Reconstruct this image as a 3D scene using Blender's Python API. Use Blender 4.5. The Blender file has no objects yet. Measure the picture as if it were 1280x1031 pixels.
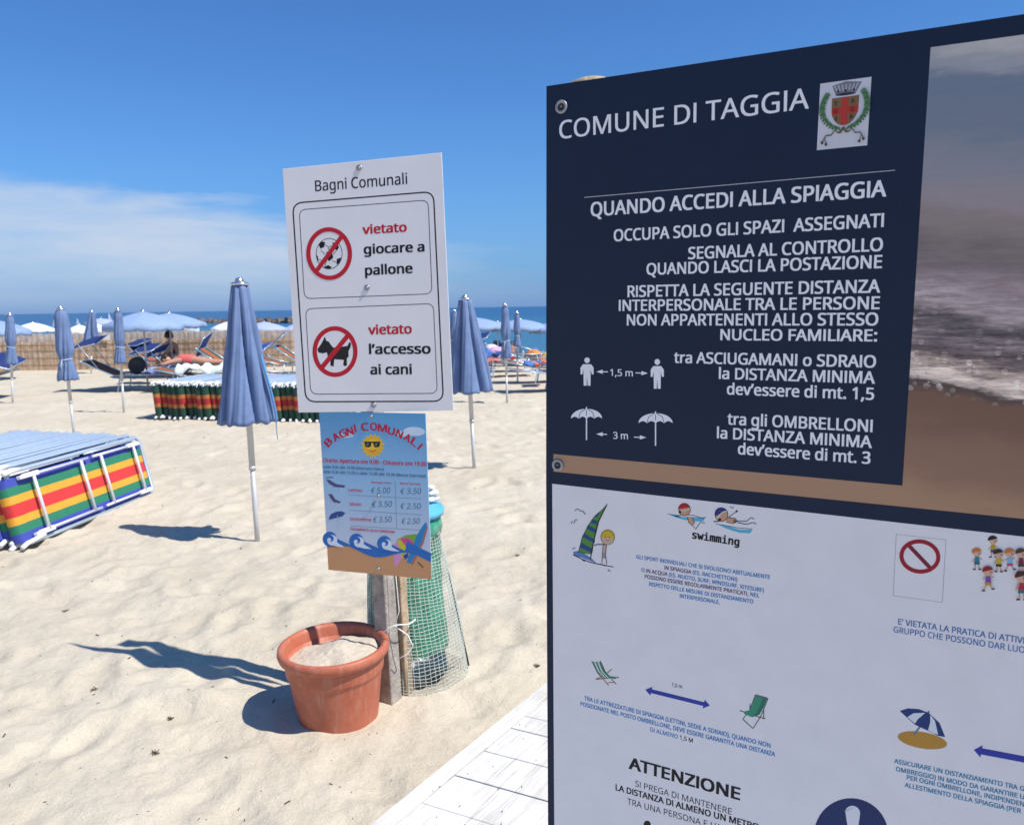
import bpy, math, random, os
import numpy as np
from mathutils import Matrix, Vector
D = bpy.data
SC = bpy.context.scene
COL = SC.collection
R = math.radians
rnd = random.Random(7)

# ------------------------------------------------------------------ camera
FPX, CAMH, PITCH, ROLL = 1026.0, 1.6, R(7.34), R(-0.85)
cam = D.cameras.new('camera'); cam_ob = D.objects.new('camera', cam); COL.objects.link(cam_ob)
cam.sensor_width = 36; cam.lens = FPX / 1280 * 36; cam.clip_start = 0.05; cam.clip_end = 30000
CAMR = Matrix.Rotation(math.pi / 2 - PITCH, 3, 'X') @ Matrix.Rotation(ROLL, 3, 'Z')
CAMP = Vector((0, 0, CAMH))
cam_ob.matrix_world = Matrix.Translation(CAMP) @ CAMR.to_4x4()
cam.dof.use_dof = True; cam.dof.focus_distance = 1.9; cam.dof.aperture_fstop = 9
SC.camera = cam_ob

# ------------------------------------------------------------------ light and sky
SUN_EL, SUN_AZ = R(55.5), R(-24.5)            # direction to the sun: azimuth from +X towards +Y
sd = Vector((math.cos(SUN_AZ) * math.cos(SUN_EL), math.sin(SUN_AZ) * math.cos(SUN_EL), math.sin(SUN_EL)))
sun = D.lights.new('sun', 'SUN'); sun.energy = 4.3; sun.angle = R(0.5); sun.color = (1, 0.955, 0.89)
sun_ob = D.objects.new('sun', sun); COL.objects.link(sun_ob)
sun_ob.rotation_euler = sd.to_track_quat('Z', 'Y').to_euler()
W = D.worlds.new('World'); SC.world = W; W.use_nodes = True
nt = W.node_tree; nt.nodes.clear()
def N(t, **k):
    n = nt.nodes.new(t)
    for a, b in k.items(): setattr(n, a, b)
    return n
def L(a, b): nt.links.new(a, b)
sky = N('ShaderNodeTexSky', sky_type='NISHITA', sun_disc=False)
sky.sun_elevation = SUN_EL; sky.sun_rotation = R(90) - SUN_AZ
sky.air_density = 1.0; sky.dust_density = 0.3; sky.ozone_density = 2.5; sky.altitude = 0
hs = N('ShaderNodeHueSaturation'); hs.inputs['Saturation'].default_value = 1.0; hs.inputs['Value'].default_value = 1.0
L(sky.outputs[0], hs.inputs['Color'])
tint = N('ShaderNodeMix', data_type='RGBA', blend_type='MULTIPLY'); tint.inputs[0].default_value = 1; tint.inputs[7].default_value = (.39, .73, 1.14, 1)
L(hs.outputs[0], tint.inputs[6])
tc = N('ShaderNodeTexCoord'); sep = N('ShaderNodeSeparateXYZ'); L(tc.outputs['Generated'], sep.inputs[0])
def M2(op, a, b=None, c=None, clamp=False):
    n = N('ShaderNodeMath', operation=op, use_clamp=clamp)
    for i, v in enumerate((a, b, c)):
        if v is None: continue
        if isinstance(v, (int, float)): n.inputs[i].default_value = v
        else: L(v, n.inputs[i])
    return n.outputs[0]
# blue sea haze all round the horizon
hz = M2('MULTIPLY', M2('POWER', 2.718, M2('MULTIPLY', M2('ABSOLUTE', sep.outputs['Z']), -11.0)), .85)
hmix = N('ShaderNodeMix', data_type='RGBA'); L(hz, hmix.inputs[0]); L(tint.outputs[2], hmix.inputs[6]); hmix.inputs[7].default_value = (1.32, 2.4, 5.1, 1)
# thin cloud bank, low over the sea and thickest to the left (-X)
mp = N('ShaderNodeMapping'); mp.inputs['Scale'].default_value = (1.6, 1.6, 9); mp.inputs['Rotation'].default_value = (0, R(9), 0)
L(tc.outputs['Generated'], mp.inputs[0])
ns = N('ShaderNodeTexNoise'); ns.inputs['Scale'].default_value = 2.2; ns.inputs['Detail'].default_value = 9; ns.inputs['Roughness'].default_value = 0.56; ns.inputs['Distortion'].default_value = 0.5
L(mp.outputs[0], ns.inputs['Vector'])
mp2 = N('ShaderNodeMapping'); mp2.inputs['Scale'].default_value = (2.2, 2.2, 13); mp2.inputs['Rotation'].default_value = (0, R(12), 0)
L(tc.outputs['Generated'], mp2.inputs[0])
ns2 = N('ShaderNodeTexNoise'); ns2.inputs['Scale'].default_value = 2.5; ns2.inputs['Detail'].default_value = 7; ns2.inputs['Roughness'].default_value = 0.6
L(mp2.outputs[0], ns2.inputs['Vector'])
top = M2('MULTIPLY_ADD', sep.outputs['X'], -0.21, 0.050)                       # top of the bank rises to the left
top = M2('MINIMUM', top, 0.19)
top = M2('MULTIPLY_ADD', M2('SUBTRACT', ns.outputs[0], 0.5), 0.13, top)
edge = M2('DIVIDE', M2('SUBTRACT', top, sep.outputs['Z']), 0.035, clamp=True)
low = M2('MULTIPLY_ADD', sep.outputs['Z'], 15.0, 0.12, clamp=True)
wisp = M2('MULTIPLY_ADD', ns2.outputs[0], 1.15, 0.18, clamp=True)
wisp = M2('MULTIPLY', wisp, M2('MULTIPLY_ADD', sep.outputs['X'], -2.0, .38, clamp=True))
cl = M2('MULTIPLY', M2('MULTIPLY', edge, low), M2('MULTIPLY', wisp, 0.95), clamp=True)
mixc = N('ShaderNodeMix', data_type='RGBA'); L(cl, mixc.inputs[0]); L(hmix.outputs[2], mixc.inputs[6]); mixc.inputs[7].default_value = (4.8, 5.5, 6.6, 1)
bg = N('ShaderNodeBackground'); bg.inputs['Strength'].default_value = 0.095
L(mixc.outputs[2], bg.inputs['Color'])
wo = N('ShaderNodeOutputWorld'); L(bg.outputs[0], wo.inputs['Surface'])

vs = SC.view_settings; vs.view_transform = 'Standard'; vs.look = 'None'; vs.gamma = 1; vs.use_curve_mapping = False; vs.exposure = 0.38
SC.display_settings.display_device = 'sRGB'
SC.render.engine = 'CYCLES'; SC.cycles.max_bounces = 8; SC.cycles.transparent_max_bounces = 12

# ------------------------------------------------------------------ measuring helpers (photo pixel -> point of the place)
def ray(x, y): return CAMR @ Vector(((x - 640) / FPX, -(y - 515.5) / FPX, -1))
def gr(x, y, z=0):
    d = ray(x, y); return CAMP + d * ((z - CAMH) / d.z)
def aty(x, y, Y):
    d = ray(x, y); return CAMP + d * (Y / d.y)

# ------------------------------------------------------------------ materials
MATS = {}
def mat(name, col, rough=0.6, metal=0.0, var=0.06, scale=14.0, bump=0.0, bscale=60.0, trans=0.0, sss=0.0, coat=0.0, alpha=1.0, spec=None):
    if name in MATS: return MATS[name]
    m = D.materials.new(name); m.use_nodes = True; t = m.node_tree; b = t.nodes['Principled BSDF']
    b.inputs['Roughness'].default_value = rough; b.inputs['Metallic'].default_value = metal
    if trans: b.inputs['Transmission Weight'].default_value = trans
    if coat: b.inputs['Coat Weight'].default_value = coat; b.inputs['Coat Roughness'].default_value = .15
    if spec is not None: b.inputs['Specular IOR Level'].default_value = spec
    if alpha < 1: b.inputs['Alpha'].default_value = alpha
    c = t.nodes.new('ShaderNodeTexCoord'); n = t.nodes.new('ShaderNodeTexNoise')
    n.inputs['Scale'].default_value = scale; n.inputs['Detail'].default_value = 6; n.inputs['Roughness'].default_value = .6
    t.links.new(c.outputs['Object'], n.inputs['Vector'])
    r = t.nodes.new('ShaderNodeValToRGB')
    r.color_ramp.elements[0].position = .3; r.color_ramp.elements[1].position = .7
    r.color_ramp.elements[0].color = tuple(max(0, v * (1 - var)) for v in col) + (1,)
    r.color_ramp.elements[1].color = tuple(min(1, v * (1 + var)) for v in col) + (1,)
    t.links.new(n.outputs[0], r.inputs[0]); t.links.new(r.outputs[0], b.inputs['Base Color'])
    if bump:
        n2 = t.nodes.new('ShaderNodeTexNoise'); n2.inputs['Scale'].default_value = bscale; n2.inputs['Detail'].default_value = 5
        t.links.new(c.outputs['Object'], n2.inputs['Vector'])
        bp = t.nodes.new('ShaderNodeBump'); bp.inputs['Strength'].default_value = bump; bp.inputs['Distance'].default_value = .01
        t.links.new(n2.outputs[0], bp.inputs['Height']); t.links.new(bp.outputs[0], b.inputs['Normal'])
    MATS[name] = m; return m
def hexlin(r, g, b): return tuple(((v / 255) / 12.92 if v <= 10 else (((v / 255) + .055) / 1.055) ** 2.4) for v in (r, g, b))

# ------------------------------------------------------------------ objects
def props(o, label=None, cat=None, group=None, kind=None):
    if label: o['label'] = label
    if cat: o['category'] = cat
    if group: o['group'] = group
    if kind: o['kind'] = kind
    return o
def empty(name, label, cat, loc=(0, 0, 0), rz=0, group=None, mw=None):
    o = D.objects.new(name, None); COL.objects.link(o); o.empty_display_size = .1
    if mw is not None: o.matrix_world = mw
    else: o.location = loc; o.rotation_euler = (0, 0, rz)
    return props(o, label, cat, group)

class MB:
    def __init__(s): s.v = []; s.f = []; s.m = []; s.sm = []; s.mi = 0; s.smooth = False
    def add(s, vs, fs, mi=None, smooth=None):
        k = len(s.v); s.v += [tuple(v) for v in vs]
        for f in fs:
            s.f.append(tuple(i + k for i in f)); s.m.append(s.mi if mi is None else mi); s.sm.append(s.smooth if smooth is None else smooth)
    def box(s, c, size, M=None, mi=None):
        hx, hy, hz = [q / 2 for q in size]
        vs = [Vector((x * hx, y * hy, z * hz)) for z in (-1, 1) for y in (-1, 1) for x in (-1, 1)]
        if M is not None: vs = [M @ v for v in vs]
        vs = [v + Vector(c) for v in vs]
        s.add(vs, [(0, 2, 3, 1), (4, 5, 7, 6), (0, 1, 5, 4), (2, 6, 7, 3), (0, 4, 6, 2), (1, 3, 7, 5)], mi, False)
    def beam(s, a, b, w, h, mi=None, up=Vector((0, 0, 1))):
        a = Vector(a); b = Vector(b); d = (b - a)
        x = d.normalized(); y = up.cross(x)
        if y.length < 1e-4: y = Vector((0, 1, 0))
        y.normalize(); z = x.cross(y)
        M = Matrix((x, y, z)).transposed()
        s.box((a + b) / 2, (d.length, w, h), M, mi)
    def tube(s, pts, r, n=8, mi=None, cap=True):
        pts = [Vector(p) for p in pts]; rs = r if isinstance(r, (list, tuple)) else [r] * len(pts)
        vs = []; fs = []; prev = None
        for i, p in enumerate(pts):
            t = (pts[min(i + 1, len(pts) - 1)] - pts[max(i - 1, 0)])
            t = t.normalized() if t.length > 1e-9 else Vector((0, 0, 1))
            if prev is None:
                a = Vector((0, 0, 1)) if abs(t.z) < .9 else Vector((1, 0, 0)); x = t.cross(a).normalized()
            else:
                x = (prev - t * prev.dot(t)); x = x.normalized() if x.length > 1e-6 else t.orthogonal().normalized()
            prev = x; y = t.cross(x)
            for k in range(n):
                a = 2 * math.pi * k / n; vs.append(p + (x * math.cos(a) + y * math.sin(a)) * rs[i])
        for i in range(len(pts) - 1):
            for k in range(n):
                fs.append((i * n + k, i * n + (k + 1) % n, (i + 1) * n + (k + 1) % n, (i + 1) * n + k))
        if cap: fs.append(tuple(range(n))[::-1]); fs.append(tuple(range((len(pts) - 1) * n, len(pts) * n)))
        s.add(vs, fs, mi, True)
    def lathe(s, prof, n=32, c=(0, 0, 0), M=None, mi=None, rf=None):
        vs = []; fs = []; c = Vector(c)
        for i, (r, z) in enumerate(prof):
            for k in range(n):
                a = 2 * math.pi * k / n; rr = r * (rf(a, i) if rf else 1)
                v = Vector((rr * math.cos(a), rr * math.sin(a), z))
                if M is not None: v = M @ v
                vs.append(v + c)
        for i in range(len(prof) - 1):
            for k in range(n):
                fs.append((i * n + k, i * n + (k + 1) % n, (i + 1) * n + (k + 1) % n, (i + 1) * n + k))
        s.add(vs, fs, mi, True)
    def build(s, name, mats, parent=None, autosm=True):
        me = D.meshes.new(name); me.from_pydata(s.v, [], s.f)
        if not isinstance(mats, (list, tuple)): mats = [mats]
        for q in mats: me.materials.append(q)
        me.polygons.foreach_set('material_index', s.m)
        me.polygons.foreach_set('use_smooth', s.sm); me.update()
        o = D.objects.new(name, me); COL.objects.link(o)
        if parent: o.parent = parent
        return o
def bevel(o, w=.003, seg=2):
    b = o.modifiers.new('bevel', 'BEVEL'); b.width = w; b.segments = seg; b.limit_method = 'ANGLE'; return o

# ------------------------------------------------------------------ ground: one sheet of sand, relief as geometry
rg = np.random.RandomState(11)
LAT = rg.rand(512, 512)
def vnoise(x, y):
    xi = np.floor(x).astype(int); yi = np.floor(y).astype(int); fx = x - xi; fy = y - yi
    fx = fx * fx * (3 - 2 * fx); fy = fy * fy * (3 - 2 * fy)
    a = LAT[xi % 512, yi % 512]; b = LAT[(xi + 1) % 512, yi % 512]; c = LAT[xi % 512, (yi + 1) % 512]; d = LAT[(xi + 1) % 512, (yi + 1) % 512]
    return (a * (1 - fx) + b * fx) * (1 - fy) + (c * (1 - fx) + d * fx) * fy - .5
FEET = []
for i in range(1500):
    yy = 1.8 + 22 * rg.rand() ** 1.35; xx = (rg.rand() - .5) * (yy * 1.7 + 3)
    FEET.append((xx, yy, rg.rand() * math.pi, .10 + .05 * rg.rand(), .05 + .03 * rg.rand(), .005 + .010 * rg.rand()))
POTC = gr(416, 893); POSTC = gr(484, 872)
def sand_z(x, y):
    x = np.asarray(x, float); y = np.asarray(y, float)
    z = .05 * vnoise(x * .7 + 9, y * .7) + 0.015 * vnoise(x * 2.3 + 3, y * 2.0 + 5) + (.012 + .009 * (y < 6)) * vnoise(x * 5.2 + 40, y * 4.4 + 17) + .013 * vnoise(x * 11 + 7, y * 11 + 70) + .007 * vnoise(x * 24, y * 24)
    for (fx, fy, fa, l, w, dp) in FEET:
        m = (abs(x - fx) < .5) & (abs(y - fy) < .5)
        if not m.any(): continue
        dx = x[m] - fx if x.ndim else x - fx; dy = y[m] - fy if y.ndim else y - fy
        a = dx * math.cos(fa) + dy * math.sin(fa); b = -dx * math.sin(fa) + dy * math.cos(fa)
        q = (a / l) ** 2 + (b / w) ** 2
        dz = -dp * np.exp(-q) * 1.5 + dp * .6 * np.exp(-(np.sqrt(q) - 1.7) ** 2 * 3)
        if x.ndim: z[m] += dz
        else: z = z + dz
    fade = np.clip((30 - np.hypot(x, y)) / 14, .12, 1)
    z = z * fade
    # a low ridge of sand running left of the pot, as raked up by feet
    wp = np.exp(-(((x - POTC.x) ** 2 + (y - POTC.y - .02) ** 2) / .10)); z = z * (1 - .85 * wp)
    t = ((x + .9) * -.92 + (y - 3.1) * .30); nn = (x + .9) * .30 + (y - 3.1) * .95
    z = z + .030 * np.exp(-(nn / .075) ** 2) * np.clip(t * 3, 0, 1) * np.clip((1.3 - t) * 2, 0, 1)
    # level under the boardwalk and near it
    e = ((x - KA.x) * KN.x + (y - KA.y) * KN.y)
    al = (x - KA.x) * KD.x + (y - KA.y) * KD.y
    k = np.clip((e + .12) / .12, 0, 1) * np.clip((2.2 - e) / .2, 0, 1) * np.clip((6.5 - al) / .2, 0, 1)
    z = z * (1 - k * .85) - .02 * k
    s = np.clip((y - 25) / 19, 0, 1); s = s * s * (3 - 2 * s)
    return z - 2.4 * s
KA = gr(474.3, 1031, .02); KB = gr(680, 862.2, .02); KD = (KB - KA).normalized(); KN = Vector((KD.y, -KD.x, 0))
def sz(x, y): return float(sand_z(np.array([x]), np.array([y]))[0])

def make_ground():
    rows = np.concatenate([np.geomspace(.15, 1.6, 24)[:-1], np.geomspace(1.6, 34, 640)[:-1], np.geomspace(34, 60, 40)[:-1], np.geomspace(60, 12000, 26)])
    ang = np.concatenate([np.linspace(-43, 43, 720)[:-1], np.linspace(43, 317, 130)[:-1]]) * math.pi / 180
    A, Q = np.meshgrid(ang, rows); X = np.sin(A) * Q; Y = np.cos(A) * Q
    Z = sand_z(X.ravel(), Y.ravel())
    nr, nc = A.shape
    V = np.stack([X.ravel(), Y.ravel(), Z], 1)
    V = np.vstack([V, [[0, 0, float(Z[:nc].mean())]]])
    i = np.arange(nr - 1)[:, None] * nc + np.arange(nc)[None]; j = np.arange(nr - 1)[:, None] * nc + (np.arange(nc)[None] + 1) % nc
    Fq = np.stack([i, i + nc, j + nc, j], -1).reshape(-1, 4)
    Ft = np.stack([np.full(nc, nr * nc), np.arange(nc), (np.arange(nc) + 1) % nc], 1)
    me = D.meshes.new('sand'); me.vertices.add(len(V)); me.vertices.foreach_set('co', V.ravel())
    nl = Fq.size + Ft.size; me.loops.add(nl); me.loops.foreach_set('vertex_index', np.concatenate([Fq.ravel(), Ft.ravel()]))
    me.polygons.add(len(Fq) + len(Ft))
    me.polygons.foreach_set('loop_start', np.concatenate([np.arange(len(Fq)) * 4, Fq.size + np.arange(len(Ft)) * 3]))
    me.polygons.foreach_set('use_smooth', np.ones(len(Fq) + len(Ft), bool)); me.update(calc_edges=True); me.validate()
    m = D.materials.new('dry_sand'); m.use_nodes = True; t = m.node_tree; b = t.nodes['Principled BSDF']; b.inputs['Roughness'].default_value = .95
    b.inputs['Specular IOR Level'].default_value = .15
    def n(ty, **k):
        q = t.nodes.new(ty)
        for a, c in k.items(): q.inputs[a].default_value = c
        return q
    c = t.nodes.new('ShaderNodeTexCoord')
    n1 = n('ShaderNodeTexNoise', Scale=1.1, Detail=8, Roughness=.62); n2 = n('ShaderNodeTexNoise', Scale=330, Detail=4); n3 = n('ShaderNodeTexNoise', Scale=26, Detail=6, Roughness=.7)
    v = n('ShaderNodeTexVoronoi', Scale=16); vd = t.nodes.new('ShaderNodeTexVoronoi'); vd.inputs['Scale'].default_value = 75
    for q in (n1, n2, n3, v, vd): t.links.new(c.outputs['Object'], q.inputs['Vector'])
    r1 = t.nodes.new('ShaderNodeValToRGB'); e = r1.color_ramp.elements; e[0].position = .32; e[0].color = (.53, .47, .365, 1); e[1].position = .68; e[1].color = (.62, .56, .45, 1)
    t.links.new(n1.outputs[0], r1.inputs[0])
    r2 = t.nodes.new('ShaderNodeValToRGB'); e = r2.color_ramp.elements; e[0].position = .3; e[0].color = (.74, .72, .69, 1); e[1].position = .60; e[1].color = (1.05, 1.05, 1.05, 1)
    t.links.new(n2.outputs[0], r2.inputs[0])
    mx = t.nodes.new('ShaderNodeMix'); mx.data_type = 'RGBA'; mx.blend_type = 'MULTIPLY'; mx.inputs[0].default_value = .8
    t.links.new(r1.outputs[0], mx.inputs[6]); t.links.new(r2.outputs[0], mx.inputs[7])
    # sparse dark specks of shell and weed
    lt = t.nodes.new('ShaderNodeMath'); lt.operation = 'LESS_THAN'; lt.inputs[1].default_value = .055; t.links.new(vd.outputs['Distance'], lt.inputs[0])
    sc = t.nodes.new('ShaderNodeSeparateColor'); t.links.new(vd.outputs['Color'], sc.inputs[0])
    g2 = t.nodes.new('ShaderNodeMath'); g2.operation = 'GREATER_THAN'; g2.inputs[1].default_value = .8; t.links.new(sc.outputs[0], g2.inputs[0])
    ml = t.nodes.new('ShaderNodeMath'); ml.operation = 'MULTIPLY'; t.links.new(lt.outputs[0], ml.inputs[0]); t.links.new(g2.outputs[0], ml.inputs[1])
    m3 = t.nodes.new('ShaderNodeMix'); m3.data_type = 'RGBA'; t.links.new(ml.outputs[0], m3.inputs[0]); t.links.new(mx.outputs[2], m3.inputs[6]); m3.inputs[7].default_value = (.12, .08, .05, 1)
    r4 = t.nodes.new('ShaderNodeMix'); r4.data_type = 'RGBA'; r4.blend_type = 'MULTIPLY'; r4.inputs[0].default_value = .22
    t.links.new(m3.outputs[2], r4.inputs[6]); t.links.new(n3.outputs[0], r4.inputs[7])
    g5 = t.nodes.new('ShaderNodeMix'); g5.data_type = 'RGBA'; g5.blend_type = 'MULTIPLY'; g5.inputs[0].default_value = 1; g5.inputs[7].default_value = (1.15, 1.14, 1.12, 1)
    t.links.new(r4.outputs[2], g5.inputs[6])
    t.links.new(g5.outputs[2], b.inputs['Base Color'])
    b1 = t.nodes.new('ShaderNodeBump'); b1.inputs['Strength'].default_value = .9; b1.inputs['Distance'].default_value = .012; t.links.new(n3.outputs[0], b1.inputs['Height'])
    b2 = t.nodes.new('ShaderNodeBump'); b2.inputs['Strength'].default_value = .5; b2.inputs['Distance'].default_value = .0012; t.links.new(n2.outputs[0], b2.inputs['Height']); t.links.new(b1.outputs[0], b2.inputs['Normal'])
    t.links.new(b2.outputs[0], b.inputs['Normal'])
    me.materials.append(m)
    o = D.objects.new('sand', me); COL.objects.link(o); props(o, kind='structure')
make_ground()

# ------------------------------------------------------------------ sea
def make_sea():
    xs = [-12000, -3000, -800, -200, -60, -20, 20, 60, 200, 800, 3000, 12000]; ys = [31, 60, 120, 250, 500, 1200, 3000, 7000, 12000]
    mb = MB(); vs = [(x, y, -1.8) for y in ys for x in xs]; n = len(xs)
    mb.add(vs, [(j * n + i, j * n + i + 1, (j + 1) * n + i + 1, (j + 1) * n + i) for j in range(len(ys) - 1) for i in range(n - 1)])
    m = D.materials.new('sea_water'); m.use_nodes = True; t = m.node_tree; b = t.nodes['Principled BSDF']
    b.inputs['Roughness'].default_value = .32; b.inputs['IOR'].default_value = 1.33
    c = t.nodes.new('ShaderNodeTexCoord'); mp = t.nodes.new('ShaderNodeMapping'); mp.inputs['Scale'].default_value = (.35, 1, 1); t.links.new(c.outputs['Object'], mp.inputs[0])
    n1 = t.nodes.new('ShaderNodeTexNoise'); n1.inputs['Scale'].default_value = .9; n1.inputs['Detail'].default_value = 6; t.links.new(mp.outputs[0], n1.inputs[0])
    n2 = t.nodes.new('ShaderNodeTexNoise'); n2.inputs['Scale'].default_value = .02; n2.inputs['Detail'].default_value = 5; t.links.new(mp.outputs[0], n2.inputs[0])
    sp = t.nodes.new('ShaderNodeSeparateXYZ'); t.links.new(c.outputs['Object'], sp.inputs[0])
    mr = t.nodes.new('ShaderNodeMapRange'); mr.inputs[1].default_value = 45; mr.inputs[2].default_value = 420; t.links.new(sp.outputs['Y'], mr.inputs[0])
    ad = t.nodes.new('ShaderNodeMath'); ad.operation = 'MULTIPLY_ADD'; ad.inputs[1].default_value = .45; t.links.new(n2.outputs[0], ad.inputs[0]); t.links.new(mr.outputs[0], ad.inputs[2])
    r = t.nodes.new('ShaderNodeValToRGB'); e = r.color_ramp.elements
    e[0].position = .15; e[0].color = (.055, .165, .225, 1); e[1].position = 1.1; e[1].color = (.018, .09, .20, 1)
    x = e.new(.5); x.color = (.03, .14, .24, 1)
    t.links.new(ad.outputs[0], r.inputs[0])
    mx = t.nodes.new('ShaderNodeMix'); mx.data_type = 'RGBA'; mx.blend_type = 'OVERLAY'; mx.inputs[0].default_value = .5; t.links.new(r.outputs[0], mx.inputs[6]); t.links.new(n1.outputs[0], mx.inputs[7])
    t.links.new(mx.outputs[2], b.inputs['Base Color'])
    bp = t.nodes.new('ShaderNodeBump'); bp.inputs['Strength'].default_value = .9; bp.inputs['Distance'].default_value = .35; t.links.new(n1.outputs[0], bp.inputs['Height']); t.links.new(bp.outputs[0], b.inputs['Normal'])
    o = mb.build('sea', m); props(o, kind='structure')
make_sea()

# ------------------------------------------------------------------ flat print machinery
FONTS = {}
def font(key):
    if key in FONTS: return FONTS[key]
    f = None
    try:
        p = os.path.join(bpy.utils.resource_path('LOCAL'), 'datafiles', 'fonts', {'sans': 'NotoSansHebrew-Regular.woff2', 'mono': 'DejaVuSansMono.woff2'}.get(key, ''))
        if key in ('sans', 'mono') and os.path.exists(p): f = D.fonts.load(p)
    except Exception: f = None
    FONTS[key] = f; return f
TCACHE = {}
def text_geo(s, fk='sans', bold=0.0, res=3):
    k = (s, fk, bold, res)
    if k in TCACHE: return TCACHE[k]
    cu = D.curves.new('t', 'FONT'); cu.body = s.replace('I', 'l') if fk == 'sans' else s; cu.size = 1; cu.offset = bold; cu.resolution_u = res
    f = font(fk)
    if f: cu.font = f
    ob = D.objects.new('t', cu); COL.objects.link(ob)
    dg = bpy.context.evaluated_depsgraph_get(); ev = ob.evaluated_get(dg); me = ev.to_mesh()
    vs = [(v.co.x, v.co.y) for v in me.vertices]; fs = [tuple(p.vertices) for p in me.polygons]
    ev.to_mesh_clear(); D.objects.remove(ob); D.curves.remove(cu)
    if fk == 'sans' and 'I' in s:                  # plain capital I: a lowercase l cut to cap height
        par = list(range(len(vs)))
        def fd(i):
            while par[i] != i: par[i] = par[par[i]]; i = par[i]
            return i
        for f_ in fs:
            for q in f_[1:]: par[fd(q)] = fd(f_[0])
        comp = {}
        for i in range(len(vs)): comp.setdefault(fd(i), []).append(i)
        CH = cap_h(fk, bold); cand = []
        for ids in comp.values():
            a = [vs[i][0] for i in ids]; b = [vs[i][1] for i in ids]
            if max(a) - min(a) < .16 and min(b) < .02 and max(b) > CH + .02: cand.append((min(a), ids))
        cand.sort(key=lambda t: t[0]); want = [c for c in s if c in 'lI']
        if len(cand) == len(want):
            for (_, ids), c in zip(cand, want):
                if c == 'I':
                    for i in ids: vs[i] = (vs[i][0], min(vs[i][1], CH))
        else: print('I-mismatch', s, len(cand), len(want))
    xs = [v[0] for v in vs] or [0]
    TCACHE[k] = (vs, fs, min(xs), max(xs)); return TCACHE[k]
def cap_h(fk, bold):
    vs = text_geo('H', fk, bold)[0]; return max(v[1] for v in vs)

class Frame:                       # the plane of a sign: local x along the sign, y up, z out of its face
    def __init__(s, P0, yaw, tilt=0.0):
        n = Vector((-math.sin(yaw) * math.cos(tilt), -math.cos(yaw) * math.cos(tilt), math.sin(tilt)))
        u = Vector((math.cos(yaw), -math.sin(yaw), 0)); v = n.cross(u)
        s.M = Matrix((u, v, n)).transposed().to_4x4(); s.M.translation = P0; s.I = s.M.inverted(); s.n = n; s.P0 = P0
    def uv(s, x, y):
        d = ray(x, y); t = (s.P0 - CAMP).dot(s.n) / d.dot(s.n); p = s.I @ (CAMP + d * t); return Vector((p.x, p.y))

PC = {'white': (.80, .77, .755), 'black': (.012, .012, .014), 'red': (.50, .015, .03), 'navy': (.010, .020, .048)}
def pm(c):
    if isinstance(c, str): return mat('print_' + c, PC[c], .5, var=.03, spec=.22)
    return mat('print_%02x%02x%02x' % tuple(int(q * 255) for q in c), c, .5, var=.03, spec=.22)
STEP = .00004
class Draw:
    def __init__(s, fr, w0=.0002): s.fr = fr; s.w = w0; s.mb = MB(); s.mats = []; s.X = lambda x, y: (x, y)
    def mi(s, c):
        m = pm(c)
        if m not in s.mats: s.mats.append(m)
        return s.mats.index(m)
    def P(s, p):
        q = s.fr.uv(*s.X(*p)); return (q.x, q.y, s.w)
    def poly(s, pts, c): s.mb.add([s.P(p) for p in pts], [tuple(range(len(pts)))[::-1]], s.mi(c)); s.w += STEP; return s
    def stroke(s, pts, w, c, closed=False):
        pts = [Vector((p[0], p[1])) for p in pts]; n = len(pts); vs = []
        for i, p in enumerate(pts):
            a = pts[(i - 1) % n] if (closed or i) else p; b = pts[(i + 1) % n] if (closed or i < n - 1) else p
            t = (b - a); t = t.normalized() if t.length else Vector((1, 0)); nn = Vector((-t.y, t.x)) * (w / 2)
            vs += [s.P(p + nn), s.P(p - nn)]
        fs = [(2 * i, 2 * i + 1, (2 * i + 3) % (2 * n), (2 * i + 2) % (2 * n)) for i in range(n if closed else n - 1)]
        s.mb.add(vs, fs, s.mi(c)); s.w += STEP; return s
    def epts(s, cx, cy, rx, ry, rot=0, n=28, a0=0, a1=360):
        o = []
        for k in range(n + (0 if a1 - a0 >= 360 else 1)):
            a = R(a0 + (a1 - a0) * k / n); x = rx * math.cos(a); y = ry * math.sin(a); o.append((cx + x * math.cos(rot) - y * math.sin(rot), cy + x * math.sin(rot) + y * math.cos(rot)))
        return o
    def ell(s, cx, cy, rx, ry, c, rot=0, n=28): return s.poly(s.epts(cx, cy, rx, ry, rot, n), c)
    def ring(s, cx, cy, rx, ry, w, c, rot=0, n=40): return s.stroke(s.epts(cx, cy, rx, ry, rot, n), w, c, True)
    def rrect(s, q, r, w, c):          # rounded outline through four corners TL TR BR BL (pixels)
        pts = []
        for i in range(4):
            p = Vector(q[i]); a = (Vector(q[i - 1]) - p).normalized() * r; b = (Vector(q[(i + 1) % 4]) - p).normalized() * r
            for k in range(7):
                t = k / 6; pts.append(tuple(p + a * (1 - t) ** 2 + b * t ** 2))
        return s.stroke(pts, w, c, True)
    def arrow(s, a, b, w, hl, hw, c, two=False):
        a = Vector(a); b = Vector(b); d = (b - a).normalized(); n = Vector((-d.y, d.x))
        pts = [b, b - d * hl + n * hw, b - d * hl + n * w]
        if two: pts += [a + d * hl + n * w, a + d * hl + n * hw, a, a + d * hl - n * hw, a + d * hl - n * w]
        else: pts += [a + n * w, a - n * w]
        pts += [b - d * hl - n * w, b - d * hl - n * hw]
        return s.poly([tuple(p) for p in pts], c)
    def build(s, name, parent): 
        o = s.mb.build(name, s.mats, parent); return o
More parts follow.
